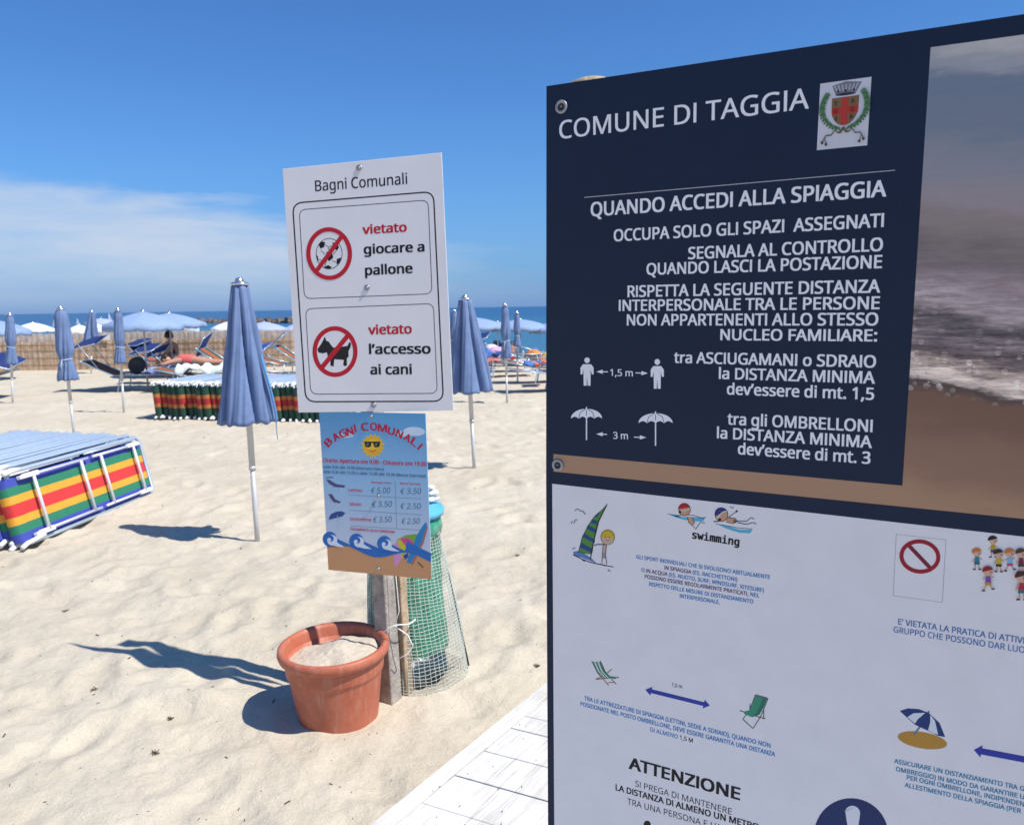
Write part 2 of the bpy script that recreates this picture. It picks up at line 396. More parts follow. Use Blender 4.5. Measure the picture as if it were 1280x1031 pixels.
def lettering(fr, parent, segs, Lp, Rp, cap, c='white', fk='sans', bold=0.0, fit=None, shear=0, w=.0004, name='lettering', res=3):
    if isinstance(segs, str): segs = [(segs, c)]
    bw, bold = bold, 0.0
    full = ''.join(q[0] for q in segs); g = text_geo(fit or full, fk, bold, res); x0, x1 = g[2], g[3]
    a = fr.uv(*Lp); b = fr.uv(*Rp); d = (b - a); sx = d.length / (x1 - x0); d.normalize()
    m = ((Lp[0] + Rp[0]) / 2, (Lp[1] + Rp[1]) / 2); h = (fr.uv(m[0], m[1] - cap) - fr.uv(*m)); sy = h.length / cap_h(fk, bold)
    up = Vector((-d.y, d.x)); I1 = text_geo('I', fk, bold)[3]
    mb = MB(); mats = []; pre = ''
    for (s, col) in segs:
        off = text_geo(pre + 'I', fk, bold)[3] - I1 if pre else 0
        vs, fs, _, _ = text_geo(s, fk, bold, res)
        if s.startswith(' '):
            pass
        mi = pm(col)
        if mi not in mats: mats.append(mi)
        sh = [(0, 0)] if bw <= 0 else [(-bw, -bw * .55), (bw, -bw * .55), (bw, bw * .55), (-bw, bw * .55), (0, 0)]
        for si, (ex, ey) in enumerate(sh):
            pts = []
            for (x, y) in vs:
                q = a + d * ((x + ex + off - x0) * sx + shear * y * sy) + up * ((y + ey) * sy); pts.append((q.x, q.y, w + si * .00001))
            mb.add(pts, fs, mats.index(mi))
        pre += s
    return mb.build(name, mats, parent)
def panel(fr, parent, quad, t, m, name='panel', z0=0):
    q = [fr.uv(*p) if not isinstance(p, Vector) else p for p in quad]; n = len(q); mb = MB()
    vs = [(p.x, p.y, z0) for p in q] + [(p.x, p.y, z0 - t) for p in q]
    fs = [tuple(range(n))[::-1], tuple(range(n, 2 * n))] + [(i, (i + 1) % n, n + (i + 1) % n, n + i) for i in range(n)]
    mb.add(vs, fs); return mb.build(name, m, parent)
M_ZINC = mat('zinc_screw', (.42, .42, .43), .38, .9, .1, 200)
def screw(fr, parent, px, r, dark=False):
    q = fr.uv(*px); mb = MB(); c = (q.x, q.y, 0)
    mb.lathe([(r, .0013), (r, .0030), (r * .62, .0034), (r * .60, .0030)], 24, c, mi=0)
    mb.lathe([(r * .58, .0030), (r * .55, .0052), (r * .3, .0064), (r * .22, .0040), (.00001, .0040)], 24, c, mi=0)
    if dark:
        mb = MB(); mb.lathe([(r, .0013), (r * .98, .0030), (r * .62, .0036), (r * .56, .0024)], 28, c, mi=0); mb.lathe([(r * .56, .0024), (r * .40, .0028), (r * .34, .0016), (.00001, .0016)], 28, c, mi=1)
        mb.tube([(q.x - r * .12, q.y, .0017), (q.x + r * .14, q.y + r * .05, .0026)], r * .13, 6, mi=0)
        return mb.build('screw', [mat('dull_zinc', (.34, .34, .35), .5, .6, .15, 200), mat('dark_screw', (.03, .028, .026), .5)], parent)
    return mb.build('screw', M_ZINC, parent)

# ------------------------------------------------------------------ boardwalk (white washed planks)
def make_boardwalk():
    m = D.materials.new('white_washed_wood'); m.use_nodes = True; t = m.node_tree; b = t.nodes['Principled BSDF']; b.inputs['Roughness'].default_value = .75
    c = t.nodes.new('ShaderNodeTexCoord'); mp = t.nodes.new('ShaderNodeMapping'); mp.inputs['Scale'].default_value = (1.5, 34, 4); t.links.new(c.outputs['Object'], mp.inputs[0])
    n1 = t.nodes.new('ShaderNodeTexNoise'); n1.inputs['Scale'].default_value = 3; n1.inputs['Detail'].default_value = 8; n1.inputs['Roughness'].default_value = .7; t.links.new(mp.outputs[0], n1.inputs[0])
    n2 = t.nodes.new('ShaderNodeTexNoise'); n2.inputs['Scale'].default_value = 5; n2.inputs['Detail'].default_value = 5; t.links.new(c.outputs['Object'], n2.inputs[0])
    r = t.nodes.new('ShaderNodeValToRGB'); e = r.color_ramp.elements; e[0].position = .30; e[0].color = (.46, .42, .35, 1); e[1].position = .50; e[1].color = (.70, .685, .65, 1)
    t.links.new(n1.outputs[0], r.inputs[0])
    r2 = t.nodes.new('ShaderNodeValToRGB'); e = r2.color_ramp.elements; e[0].position = .32; e[0].color = (.78, .74, .66, 1); e[1].position = .55; e[1].color = (1, 1, 1, 1); t.links.new(n2.outputs[0], r2.inputs[0])
    mx = t.nodes.new('ShaderNodeMix'); mx.data_type = 'RGBA'; mx.blend_type = 'MULTIPLY'; mx.inputs[0].default_value = .8; t.links.new(r.outputs[0], mx.inputs[6]); t.links.new(r2.outputs[0], mx.inputs[7])
    t.links.new(mx.outputs[2], b.inputs['Base Color'])
    bp = t.nodes.new('ShaderNodeBump'); bp.inputs['Strength'].default_value = .5; bp.inputs['Distance'].default_value = .003; t.links.new(n1.outputs[0], bp.inputs['Height']); t.links.new(bp.outputs[0], b.inputs['Normal'])
    root = D.objects.new('boardwalk', None); COL.objects.link(root); props(root, kind='structure')
    root.location = (KA.x, KA.y, 0); ang = math.atan2(KD.y, KD.x); root.rotation_euler = (0, 0, ang)
    # local x along the walk, local -y across it. cross planks run at -85 degrees to the edge
    px = math.cos(R(-85.2)); py = math.sin(R(-85.2)); ew = .062; top = .045
    # plank boundaries along x, from the joints seen in the photograph
    jx = []
    for p in ((656.8, 896), (642, 911.8), (608.3, 940.3), (572.4, 970.8), (533.4, 1006.7)):
        q = gr(*p, .045) - KA; jx.append(q.x * KD.x + q.y * KD.y)
    jx.sort(); w = .155
    while jx[0] > -2.4: jx.insert(0, jx[0] - w * (1 + rnd.uniform(-.03, .03)))
    while jx[-1] < 6.2: jx.append(jx[-1] + w * (1 + rnd.uniform(-.03, .03)))
    Lw = 1.9
    for i in range(len(jx) - 1):
        a = jx[i] + .0020; c_ = jx[i + 1] - .0020; dz = rnd.uniform(-.0015, .0015); s0 = ew + .005
        mb = MB(); vs = []
        for z in (top - .024 + dz, top + dz):
            for x in (a, c_):
                for s in (s0, s0 + Lw): vs.append((x + px * s, py * s, z))
        mb.add(vs, [(0, 2, 3, 1), (4, 5, 7, 6), (0, 1, 5, 4), (2, 6, 7, 3), (0, 4, 6, 2), (1, 3, 7, 5)])
        bevel(mb.build('plank', m, root), .002, 1)
    x = jx[0]
    while x < jx[-1]:
        l = 2.0; mb = MB(); mb.box((x + l / 2, -ew / 2, top - .02 + .001), (l - .003, ew, .045)); o = bevel(mb.build('edge_board', m, root), .003, 1); x += l
    for s in (.25, 1.0, 1.75):
        mb = MB(); mb.box(((jx[0] + jx[-1]) / 2, -s, -.005), (jx[-1] - jx[0], .06, .045)); mb.build('joist', m, root)
make_boardwalk()

# ------------------------------------------------------------------ big information board
def make_board():
    P = aty(683, 600, 1.62); yaw = R(28.5)
    P0 = Vector((P.x, P.y, 0)); fr = Frame(P0, yaw, 0)
    root = empty('information_board', 'tall navy and white beach rules board with wave photo, at the right foreground beside boardwalk', 'sign', mw=fr.M)
    n_m = mat('board_navy', PC['navy'], .5, var=.05, scale=5, bump=.05, bscale=300, spec=.22)
    tl = fr.uv(683, 108); tr1 = fr.uv(1280, 18); ml = fr.uv(682.6, 600); bl = fr.uv(685, 1031)
    d = (tr1 - tl).normalized(); TR = tl + d * 1.22; b0 = Vector((bl.x, .34)); b1 = Vector((b0.x + 1.22, .34))
    pn = panel(fr, root, [tl, TR, b1, b0, bl, ml], .004, n_m)
    # posts behind the panel
    wood = mat('post_wood', (.46, .36, .22), .8, var=.25, scale=9, bump=.5, bscale=70)
    for u in (tl.x + .072, tl.x + 1.12):
        mb = MB(); zt = fr.uv(712, 96).y; r = .047
        mb.lathe([(r * 1.02, -.3), (r, .6), (r, zt - .012), (r * .93, zt - .003), (r * .6, zt + .003), (.0001, zt + .004)], 24, (0, 0, 0), Matrix.Rotation(R(-90), 3, 'X'))
        o = mb.build('post', wood, root); o.location = (u, 0, -.004 - .003 - r)
    # photo print
    m = D.materials.new('print_wave_photo'); m.use_nodes = True; t = m.node_tree; b = t.nodes['Principled BSDF']; b.inputs['Roughness'].default_value = .4
    v0 = fr.uv(1200, 640).y; v1 = fr.uv(1200, 54).y
    c = t.nodes.new('ShaderNodeTexCoord'); sp = t.nodes.new('ShaderNodeSeparateXYZ'); t.links.new(c.outputs['Object'], sp.inputs[0])
    mp = t.nodes.new('ShaderNodeMapping'); mp.inputs['Scale'].default_value = (2.2, 9, 1); t.links.new(c.outputs['Object'], mp.inputs[0])
    n1 = t.nodes.new('ShaderNodeTexNoise'); n1.inputs['Scale'].default_value = 2.2; n1.inputs['Detail'].default_value = 2.5; t.links.new(mp.outputs[0], n1.inputs[0])
    mr = t.nodes.new('ShaderNodeMapRange'); mr.inputs[1].default_value = v0; mr.inputs[2].default_value = v1; t.links.new(sp.outputs['Y'], mr.inputs[0])
    # shoreline slants: foam drops towards the right
    ma = t.nodes.new('ShaderNodeMath'); ma.operation = 'MULTIPLY_ADD'; ma.inputs[1].default_value = .26; t.links.new(sp.outputs['X'], ma.inputs[0]); t.links.new(mr.outputs[0], ma.inputs[2])
    mb_ = t.nodes.new('ShaderNodeMath'); mb_.operation = 'MULTIPLY_ADD'; mb_.inputs[1].default_value = .11; t.links.new(n1.outputs[0], mb_.inputs[0]); t.links.new(ma.outputs[0], mb_.inputs[2])
    mc = t.nodes.new('ShaderNodeMath'); mc.operation = 'SUBTRACT'; mc.inputs[1].default_value = .055 + .26 * .66 + .02; n5 = t.nodes.new('ShaderNodeTexNoise'); n5.inputs['Scale'].default_value = 5; n5.inputs['Detail'].default_value = 9; n5.inputs['Roughness'].default_value = .72
    mp5 = t.nodes.new('ShaderNodeMapping'); mp5.inputs['Scale'].default_value = (3, 9, 1); t.links.new(c.outputs['Object'], mp5.inputs[0]); t.links.new(mp5.outputs[0], n5.inputs[0])
    md = t.nodes.new('ShaderNodeMath'); md.operation = 'MULTIPLY_ADD'; md.inputs[1].default_value = .085; t.links.new(n5.outputs[0], md.inputs[0]); t.links.new(mb_.outputs[0], md.inputs[2])
    me_ = t.nodes.new('ShaderNodeMath'); me_.operation = 'SUBTRACT'; me_.inputs[1].default_value = .0425; t.links.new(md.outputs[0], me_.inputs[0])
    t.links.new(me_.outputs[0], mc.inputs[0])
    r = t.nodes.new('ShaderNodeValToRGB'); cr = r.color_ramp; cr.interpolation = 'EASE'
    st = [(0, (150, 118, 98)), (.10, (128, 98, 84)), (.235, (108, 80, 68)), (.262, (70, 58, 60)), (.285, (218, 204, 200)), (.318, (172, 158, 156)), (.345, (95, 85, 92)), (.375, (120, 112, 122)), (.42, (84, 78, 86)), (.455, (160, 150, 160)),
          (.50, (140, 128, 138)), (.56, (114, 106, 110)), (.62, (130, 120, 122)), (.68, (140, 132, 142)), (.76, (126, 130, 146)), (.84, (108, 120, 142)), (.92, (104, 118, 142)), (.955, (142, 148, 162)), (1, (172, 172, 178))]
    k = .72
    cr.elements[0].position = 0; WB = (1.08, 1.0, .84); cr.elements[0].color = tuple(q / .56 * k * g for q, g in zip(hexlin(*st[0][1]), WB)) + (1,)
    cr.elements[1].position = 1; cr.elements[1].color = tuple(q / .56 * k * g for q, g in zip(hexlin(*st[-1][1]), WB)) + (1,)
    for p_, c_ in st[1:-1]:
        e = cr.elements.new(p_); e.color = tuple(q / .56 * k * g for q, g in zip(hexlin(*c_), WB)) + (1,)
    t.links.new(mc.outputs[0], r.inputs[0])
    # bokeh sparkle in the foam, fine ripples in the water
    vo = t.nodes.new('ShaderNodeTexVoronoi'); vo.inputs['Scale'].default_value = 75; t.links.new(c.outputs['Object'], vo.inputs[0])
    cd = t.nodes.new('ShaderNodeMath'); cd.operation = 'LESS_THAN'; cd.inputs[1].default_value = .34; t.links.new(vo.outputs['Distance'], cd.inputs[0])
    band = t.nodes.new('ShaderNodeValToRGB'); be = band.color_ramp; be.elements[0].position = .24; be.elements[0].color = (0, 0, 0, 1); be.elements[1].position = .52; be.elements[1].color = (0, 0, 0, 1)
    for p_, q_ in ((.265, .8), (.30, 1.2), (.34, .6), (.38, .12), (.46, .12)):
        e = be.elements.new(p_); e.color = (q_, q_, q_, 1)
    t.links.new(mc.outputs[0], band.inputs[0])
    sc_ = t.nodes.new('ShaderNodeSeparateColor'); t.links.new(vo.outputs['Color'], sc_.inputs[0])
    m1 = t.nodes.new('ShaderNodeMath'); m1.operation = 'MULTIPLY'; t.links.new(cd.outputs[0], m1.inputs[0]); t.links.new(band.outputs[0], m1.inputs[1])
    m2 = t.nodes.new('ShaderNodeMath'); m2.operation = 'MULTIPLY'; t.links.new(m1.outputs[0], m2.inputs[0]); t.links.new(sc_.outputs[0], m2.inputs[1])
    mx = t.nodes.new('ShaderNodeMix'); mx.data_type = 'RGBA'; t.links.new(m2.outputs[0], mx.inputs[0]); t.links.new(r.outputs[0], mx.inputs[6]); mx.inputs[7].default_value = (.92, .80, .68, 1)
    rip = t.nodes.new('ShaderNodeMapping'); rip.inputs['Scale'].default_value = (9, 60, 1); t.links.new(c.outputs['Object'], rip.inputs[0])
    n4 = t.nodes.new('ShaderNodeTexNoise'); n4.inputs['Scale'].default_value = 2; n4.inputs['Detail'].default_value = 6; n4.inputs['Roughness'].default_value = .7; t.links.new(rip.outputs[0], n4.inputs[0])
    r4 = t.nodes.new('ShaderNodeValToRGB'); r4.color_ramp.elements[0].position = .40; r4.color_ramp.elements[0].color = (.36, .31, .30, 1); r4.color_ramp.elements[1].position = .62; r4.color_ramp.elements[1].color = (1.7, 1.65, 1.6, 1); t.links.new(n4.outputs[0], r4.inputs[0])
    bw = t.nodes.new('ShaderNodeValToRGB'); bb = bw.color_ramp; bb.elements[0].position = .26; bb.elements[0].color = (.0, .0, .0, 1); bb.elements[1].position = .62; bb.elements[1].color = (.04, .04, .04, 1)
    for p_, q_ in ((.30, .8), (.40, .8), (.47, .35)):
        e = bb.elements.new(p_); e.color = (q_, q_, q_, 1)
    t.links.new(mc.outputs[0], bw.inputs[0])
    mm = t.nodes.new('ShaderNodeMix'); mm.data_type = 'RGBA'; mm.blend_type = 'MULTIPLY'; t.links.new(bw.outputs[0], mm.inputs[0]); t.links.new(mx.outputs[2], mm.inputs[6]); t.links.new(r4.outputs[0], mm.inputs[7])
    t.links.new(mm.outputs[2], b.inputs['Base Color'])
    A = fr.uv(1163.3, 59.6); B = fr.uv(1280, 43.5); C = fr.uv(1280, 648.3); E_ = fr.uv(691.8, 589.2); F_ = fr.uv(691.8, 567.4); G_ = fr.uv(1128, 606.8)
    xr = tl.x + 1.19
    ext = lambda a, q: a + (q - a) * ((xr - a.x) / (q.x - a.x))
    mbp = MB(); pts = [A, ext(A, B), ext(E_, C), E_, F_, G_]
    mbp.add([(p.x, p.y, .0001) for p in pts], [tuple(range(6))[::-1]]); mbp.build('wave_photo_print', m, pn)
    # white sheet
    S0 = fr.uv(690.3, 604.5); S1 = fr.uv(1280, 670.6); S2 = fr.uv(692.9, 1031); mbp = MB()
    Sx = ext(S0, S1); pts = [S0, Sx, Vector((xr, .37)), Vector((S2.x, .37)), S2]
    mbp.add([(p.x, p.y, .0001) for p in pts], [tuple(range(5))[::-1]]); sheet = mbp.build('white_sheet_print', pm('white'), root)
    T = lambda s, a, b_, cap, **k: lettering(fr, pn, s, a, b_, cap, **k)
    lt = (.84, .84, .86)
    T('COMUNE DI TAGGIA', (699.5, 174), (1010.8, 135.8), 24, c=lt, res=6, bold=.008)
    for s, a, b_, cap in (('QUANDO ACCEDI ALLA SPIAGGIA', (739, 270.5), (1107, 245.5), 18.5), ('OCCUPA SOLO GLI SPAZI  ASSEGNATI', (767.7, 301.7), (1104, 283.6), 15.5),
                          ('SEGNALA AL CONTROLLO', (860.7, 324), (1102.8, 313.6), 15.5), ('QUANDO LASCI LA POSTAZIONE', (808.6, 343.5), (1101.8, 335), 15),
                          ('RISPETTA LA SEGUENTE DISTANZA', (784.9, 371.3), (1099.5, 365.6), 15), ('INTERPERSONALE TRA LE PERSONE', (774, 388.6), (1098.8, 386.3), 14.5),
                          ('NON APPARTENENTI ALLO STESSO', (784, 406.6), (1097, 406.6), 14.5), ('NUCLEO FAMILIARE:', (900.9, 425), (1095.7, 426.5), 14),
                          ('tra ASCIUGAMANI o SDRAIO', (843, 453.3), (1094.2, 459.4), 14.2), ('la DISTANZA MINIMA', (899, 473.3), (1093, 479.3), 14.2), ("dev’essere di mt. 1,5", (909, 492.7), (1092, 499.6), 14.2),
                          ('tra gli OMBRELLONI', (909.7, 530.2), (1090, 539.8), 14.5), ('la DISTANZA MINIMA', (896.6, 547.4), (1089.2, 559.7), 14.2), ("dev’essere di mt. 3", (922.7, 567.3), (1087.3, 579.6), 14.2)):
        T(s, a, b_, cap, c=lt, bold=.022, res=4)
    T('1,5 m', (763, 469.7), (791, 470.5), 8.5, c=lt, bold=.012); T('3 m', (766.9, 548.2), (784.9, 548.8), 8.5, c=lt, bold=.012)
    dr = Draw(fr); dr.stroke([(730.5, 247), (1119, 213)], .9, (.5, .5, .52)); dr.build('rule_line', pn)
    for cx, y0, y1 in ((733.9, 446.8, 482), (821.6, 448.7, 485.8)):
        dr = Draw(fr); h = y1 - y0; w = 8.2
        dr.ell(cx, y0 + h * .10, 3.4, h * .10, lt)
        dr.poly([(cx - w * .62, y0 + h * .24), (cx + w * .62, y0 + h * .24), (cx + w, y0 + h * .36), (cx + w * 1.0, y0 + h * .60), (cx + w * .72, y0 + h * .60), (cx + w * .55, y0 + h * .42), (cx + w * .52, y0 + h), (cx + w * .08, y0 + h), (cx, y0 + h * .66),
                 (cx - w * .08, y0 + h), (cx - w * .52, y0 + h), (cx - w * .55, y0 + h * .42), (cx - w * .72, y0 + h * .60), (cx - w, y0 + h * .60), (cx - w, y0 + h * .36)], lt)
        dr.build('person_pictogram', pn)
    for cx, cy, w, yb in ((733.2, 510.5, 19.5, 550), (819.5, 516, 21.3, 557)):
        dr = Draw(fr); pts = dr.epts(cx, cy + 12.5, w, 12.2, 0, 16, 180, 360)
        for k in range(4):
            xa = cx + w - 2 * w * k / 4; xb = cx + w - 2 * w * (k + 1) / 4
            for j in range(1, 7):
                q = j / 6; pts.append((xa + (xb - xa) * q, cy + 12.8 - 2.6 * math.sin(math.pi * q)))
        dr.poly(pts[:-1], lt)
        for k in (-.5, 0, .5): dr.stroke([(cx + k * w * .15, cy + .5), (cx + k * w * .8, cy + 5), (cx + k * w, cy + 12)], .7, 'navy')
        dr.stroke([(cx, cy + 9), (cx, yb)], 1.6, lt); dr.stroke([(cx, cy - 2), (cx, cy + 2)], 1.4, lt)
        dr.build('umbrella_pictogram', pn)
    for a, b_ in (((760, 464.7), (745.4, 464.6)), ((794.5, 466), (809.8, 466.6)), ((758.9, 542.8), (745.4, 542.4)), ((792.6, 546.2), (807.8, 546.8))): dr = Draw(fr); dr.arrow(a, b_, .6, 8, 2.6, lt); dr.build('distance_arrow', pn)
    # coat of arms on its white card
    q4 = [Vector(p) for p in ((1025.4, 105), (1089.4, 96.3), (1084, 181.9), (1021, 188))]
    bil = lambda s_, t_: tuple(q4[0] * (1 - s_) * (1 - t_) + q4[1] * s_ * (1 - t_) + q4[2] * s_ * t_ + q4[3] * (1 - s_) * t_)
    dr = Draw(fr); dr.poly([tuple(p) for p in q4], (.62, .62, .66)); card = dr.build('coat_of_arms_card', root); w_ = dr.w
    dr = Draw(fr, w_); dr.X = bil
    dr.poly([(.24, .06), (.50, .015), (.82, .05), (.70, .22), (.32, .22)], (.20, .20, .23))
    for k in range(7): dr.stroke([(.28 + k * .078, .06), (.34 + k * .058, .15)], .028, (.42, .42, .47))
    dr.ell(.51, .205, .18, .022, (.04, .04, .05))
    for k in (.36, .51, .67): dr.ell(k, .155, .022, .018, (.03, .03, .04))
    sh = [(.25, .25), (.78, .245), (.78, .45)] + [(.78 - .27 * (k / 6) ** 1.5 - .0, .45 + .22 * math.sin(math.pi / 2 * k / 6)) for k in range(1, 7)] + [(.50 - .25 * (1 - ((6 - k) / 6) ** 1.5), .67 - .22 * (1 - math.sin(math.pi / 2 * (6 - k) / 6))) for k in range(1, 7)]
    dr.poly(sh, (.22, .13, .06))
    dr.poly([(.44, .25), (.58, .25), (.58, .635), (.51, .675), (.44, .635)], (.48, .05, .035)); dr.poly([(.25, .40), (.78, .39), (.775, .50), (.262, .50)], (.48, .05, .035))
    for sgn in (-1, 1):
        pts = [(.51 + sgn * (.10 + .34 * math.sin(R(8 + a * 12.5))), .70 - .27 + .27 * math.cos(R(8 + a * 12.5))) for a in range(0, 11)]
        pts = [(.51 + sgn * x_, y_) for x_, y_ in ((.12, .72), (.24, .68), (.34, .61), (.41, .53), (.445, .44), (.44, .35), (.41, .27), (.36, .20))]
        dr.stroke(pts, .012, (.05, .10, .04))
        for i in range(len(pts) * 2 - 1):
            a = Vector(pts[i // 2]); b_ = Vector(pts[min(i // 2 + (i % 2), len(pts) - 1)]); c_ = (a + b_) / 2
            for sg in (-1, 1): dr.ell(c_.x + sg * .026, c_.y - .012, .046, .021, (.06, .16, .06) if i % 2 else (.10, .22, .10), rot=sg * .7 * 1, n=8)
        dr.stroke([(.51, .72), (.51 + sgn * .10, .775), (.51 + sgn * .17, .73), (.51 + sgn * .24, .80), (.51 + sgn * .34, .80), (.51 + sgn * .40, .88)], .020, (.13, .11, .07))
        dr.stroke([(.51, .72), (.51 + sgn * .06, .78), (.51 + sgn * .13, .76)], .022, (.13, .11, .07))
        dr.ell(.51 + sgn * .41, .90, .028, .024, (.08, .06, .04), n=10); dr.ell(.51 + sgn * .33, .93, .028, .024, (.08, .06, .04), n=10); dr.stroke([(.51 + sgn * .37, .82), (.51 + sgn * .33, .93)], .014, (.13, .11, .07))
    dr.ell(.51, .72, .04, .026, (.13, .11, .07), n=12)
    dr.build('coat_of_arms', card); wl = dr.w
    for ch, x, y, c_ in (('T', .33, .375, (.05, .03, .02)), ('A', .665, .36, (.05, .03, .02)), ('G', .335, .485, (.16, .02, .02)), ('G', .665, .48, (.16, .02, .02)), ('I', .355, .60, (.05, .03, .02)), ('A', .65, .59, (.05, .03, .02))):
        w2 = .008 if ch == 'I' else .032
        lettering(fr, card, ch, bil(x - w2, y), bil(x + w2, y), 5.5, c=c_, bold=.02, w=wl + .0001, name='coat_of_arms_letter')
    for p in ((702, 134), (697.5, 581)): screw(fr, root, p, .0125, True)
    # ---- lower sheet
    T = lambda s, a, b_, cap, **k: lettering(fr, sheet, s, a, b_, cap, **k)
    bl_, dk = (.03, .20, .50), (.10, .07, .17)
    T([('GLI SPORT INDIVIDUALI CHE SI SVOLGONO ABITUALMENTE', bl_)], (795.5, 697.8), (962.4, 723.6), 4.7, bold=.022)
    T([('IN SPIAGGIA', dk), (' (ES. RACCHETTONI)', bl_)], (830.7, 711.4), (921.4, 726.4), 4.7, bold=.022)
    T([('O ', bl_), ('IN ACQUA', dk), (' (ES. NUOTO, SURF, WINDSURF, KITESURF)', bl_)], (801.9, 714.2), (954.7, 740), 4.7, bold=.022)
    T([('POSSONO ESSERE REGOLARMENTE PRATICATI,', dk), (' NEL', bl_)], (806, 722.4), (949, 746.6), 4.7, bold=.022)
    T([('RISPETTO DELLE MISURE DI DISTANZIAMENTO', bl_)], (811.7, 731.8), (941.3, 754), 4.7, bold=.022)
    T([('INTERPERSONALE.', bl_)], (849.9, 746.6), (899.6, 754.8), 4.7, bold=.022)
    T('swimming', (865.6, 672.5), (923.7, 681.9), 9.5, c='black', fk='mono', bold=.03)
    b2 = (.07, .17, .40)
    T("E’ VIETATA LA PRATICA DI ATTIVITA’ DI", (1122.7, 780), (1280, 804), 7.5, c=b2, bold=.016, fit="E’ VIETATA LA PRATICA DI ATTIVI")
    T('GRUPPO CHE POSSONO DAR LUOGO A', (1116.9, 789.8), (1280, 815.6), 7.5, c=b2, bold=.012, fit='GRUPPO CHE POSSONO DAR LUG')
    T('TRA LE ATTREZZATURE DI SPIAGGIA (LETTINI, SEDIE A SDRAIO), QUANDO NON', (730.4, 874.4), (962.9, 934.1), 5.2, c=bl_, bold=.022)
    T('POSIZIONATE NEL POSTO OMBRELLONE, DEVE ESSERE GARANTITA UNA DISTANZA', (725.7, 881.4), (968.7, 945.1), 5.2, c=bl_, bold=.022)
    T([('DI ALMENO ', bl_), ('1,5 M', 'black')], (812.9, 913.7), (865.8, 927.8), 5.2, bold=.012)
    T('1,5 m', (840, 857.3), (852.7, 860), 4.3, c='black', bold=.015)
    T('ATTENZIONE', (786.6, 959.9), (924.2, 999.3), 14.5, c='black', bold=.03, res=5)
    T('SI PREGA DI MANTENERE', (794.1, 982.2), (914.4, 1017.8), 7.6, c='black')
    T('LA DISTANZA DI ALMENO UN METRO', (769.8, 986.9), (933, 1033), 7.6, c='black', bold=.025, fit='LA DISTANZA DI ALMENO UN MET')
    T("TRA UNA PERSONA E L’ALTRA", (784.3, 1004.4), (884, 1033), 7.6, c='black', fit='TRA UNA PERSONA E')
    tq = (.045, .24, .40)
    T('ASSICURARE UN DISTANZIAMENTO TRA GLI', (1117.8, 953), (1280, 988.2), 5.6, c=tq, bold=.024, fit='ASSICURARE UN DISTANZIAMENTO TRA G')
    T('OMBREGGIO) IN MODO DA GARANTIRE UNA', (1120, 963), (1280, 998.3), 5.6, c=tq, bold=.024, fit='OMBREGGIO) IN MODO DA GARANTIRE U')
    T('PER OGNI OMBRELLONE, INDIPENDENTE', (1133.5, 973.4), (1280, 1007.6), 5.6, c=tq, bold=.024, fit='PER OGNI OMBRELLONE, INDIPENDEN')
    T('ALLESTIMENTO DELLA SPIAGGIA (PER', (1131, 982.8), (1276, 1016), 5.6, c=tq, bold=.024)
    # windsurfer
    dr = Draw(fr); dr.X = lambda x, y: (680 + x / 4.267, 590 + y / 4.267)
    K = 'black'
    dr.poly([(155, 425), (185, 418), (215, 432), (250, 455), (280, 485), (240, 470), (200, 455), (160, 445)], (.12, .22, .45))
    dr.stroke([(155, 440), (200, 462), (240, 478), (300, 492), (370, 505)], 5, K)
    sail = [(338, 170), (312, 200), (270, 235), (235, 285), (205, 345), (184, 425), (250, 436), (258, 400), (272, 330), (290, 260)]
    dr.poly(sail, (.09, .27, .05))
    for a in ([(300, 215), (283, 240), (270, 236), (286, 220)], [(262, 250), (285, 262), (282, 280), (250, 268)], [(238, 282), (278, 305), (276, 325), (226, 300)], [(215, 325), (272, 360), (270, 378), (206, 345)], [(198, 375), (262, 410), (258, 430), (190, 400)]): dr.poly(a, (.03, .07, .22))
    dr.stroke(sail, 3, K, True); dr.stroke([(338, 170), (292, 262), (270, 350), (248, 462)], 5, K)
    dr.stroke([(268, 390), (285, 385), (325, 385)], 5, K); dr.ell(340, 350, 34, 36, (.62, .42, .30)); dr.poly(dr.epts(340, 345, 38, 40, 0, 14, 180, 370), (.62, .42, .03)); dr.ring(340, 348, 36, 38, 2.5, K)
    dr.stroke([(330, 360), (340, 366), (352, 360)], 2, K); dr.ell(328, 345, 3, 3, K, n=8); dr.ell(350, 347, 3, 3, K, n=8)
    dr.poly([(316, 388), (334, 388), (330, 430), (312, 428)], (.55, .40, .32)); dr.poly([(312, 428), (330, 430), (326, 460), (310, 458)], (.30, .32, .33)); dr.stroke([(316, 388), (312, 440), (310, 485)], 3, K); dr.stroke([(334, 388), (328, 440), (335, 490)], 3, K)
    for a in ([(165, 205), (180, 195), (195, 208), (205, 205), (222, 225)], [(145, 275), (152, 260), (160, 272), (170, 252), (178, 255)], [(150, 408), (168, 404)], [(340, 520), (355, 527)], [(300, 488), (330, 500)], [(205, 468), (220, 474)]): dr.stroke(a, 3.5, K)
    dr.build('windsurfer_drawing', sheet)
    # swimmers
    dr = Draw(fr); dr.X = lambda x, y: (680 + x / 4.267, 590 + y / 4.267); sk = (.58, .33, .20); wt = (.10, .45, .62)
    dr.poly([(660, 222), (700, 226), (740, 240), (800, 240), (862, 240), (850, 262), (800, 262), (740, 252), (700, 240)], wt)
    dr.stroke([(660, 222), (700, 232), (740, 226), (800, 230), (840, 245), (866, 240)], 3, K)
    dr.ell(750, 203, 30, 32, sk); dr.poly(dr.epts(748, 196, 32, 32, 0, 14, 178, 345), 'red'); dr.stroke([(716, 204), (745, 206), (779, 196)], 5, (.7, .62, .5)); dr.ring(750, 200, 31, 33, 3, K); dr.ell(725, 212, 7, 8, K, n=10)
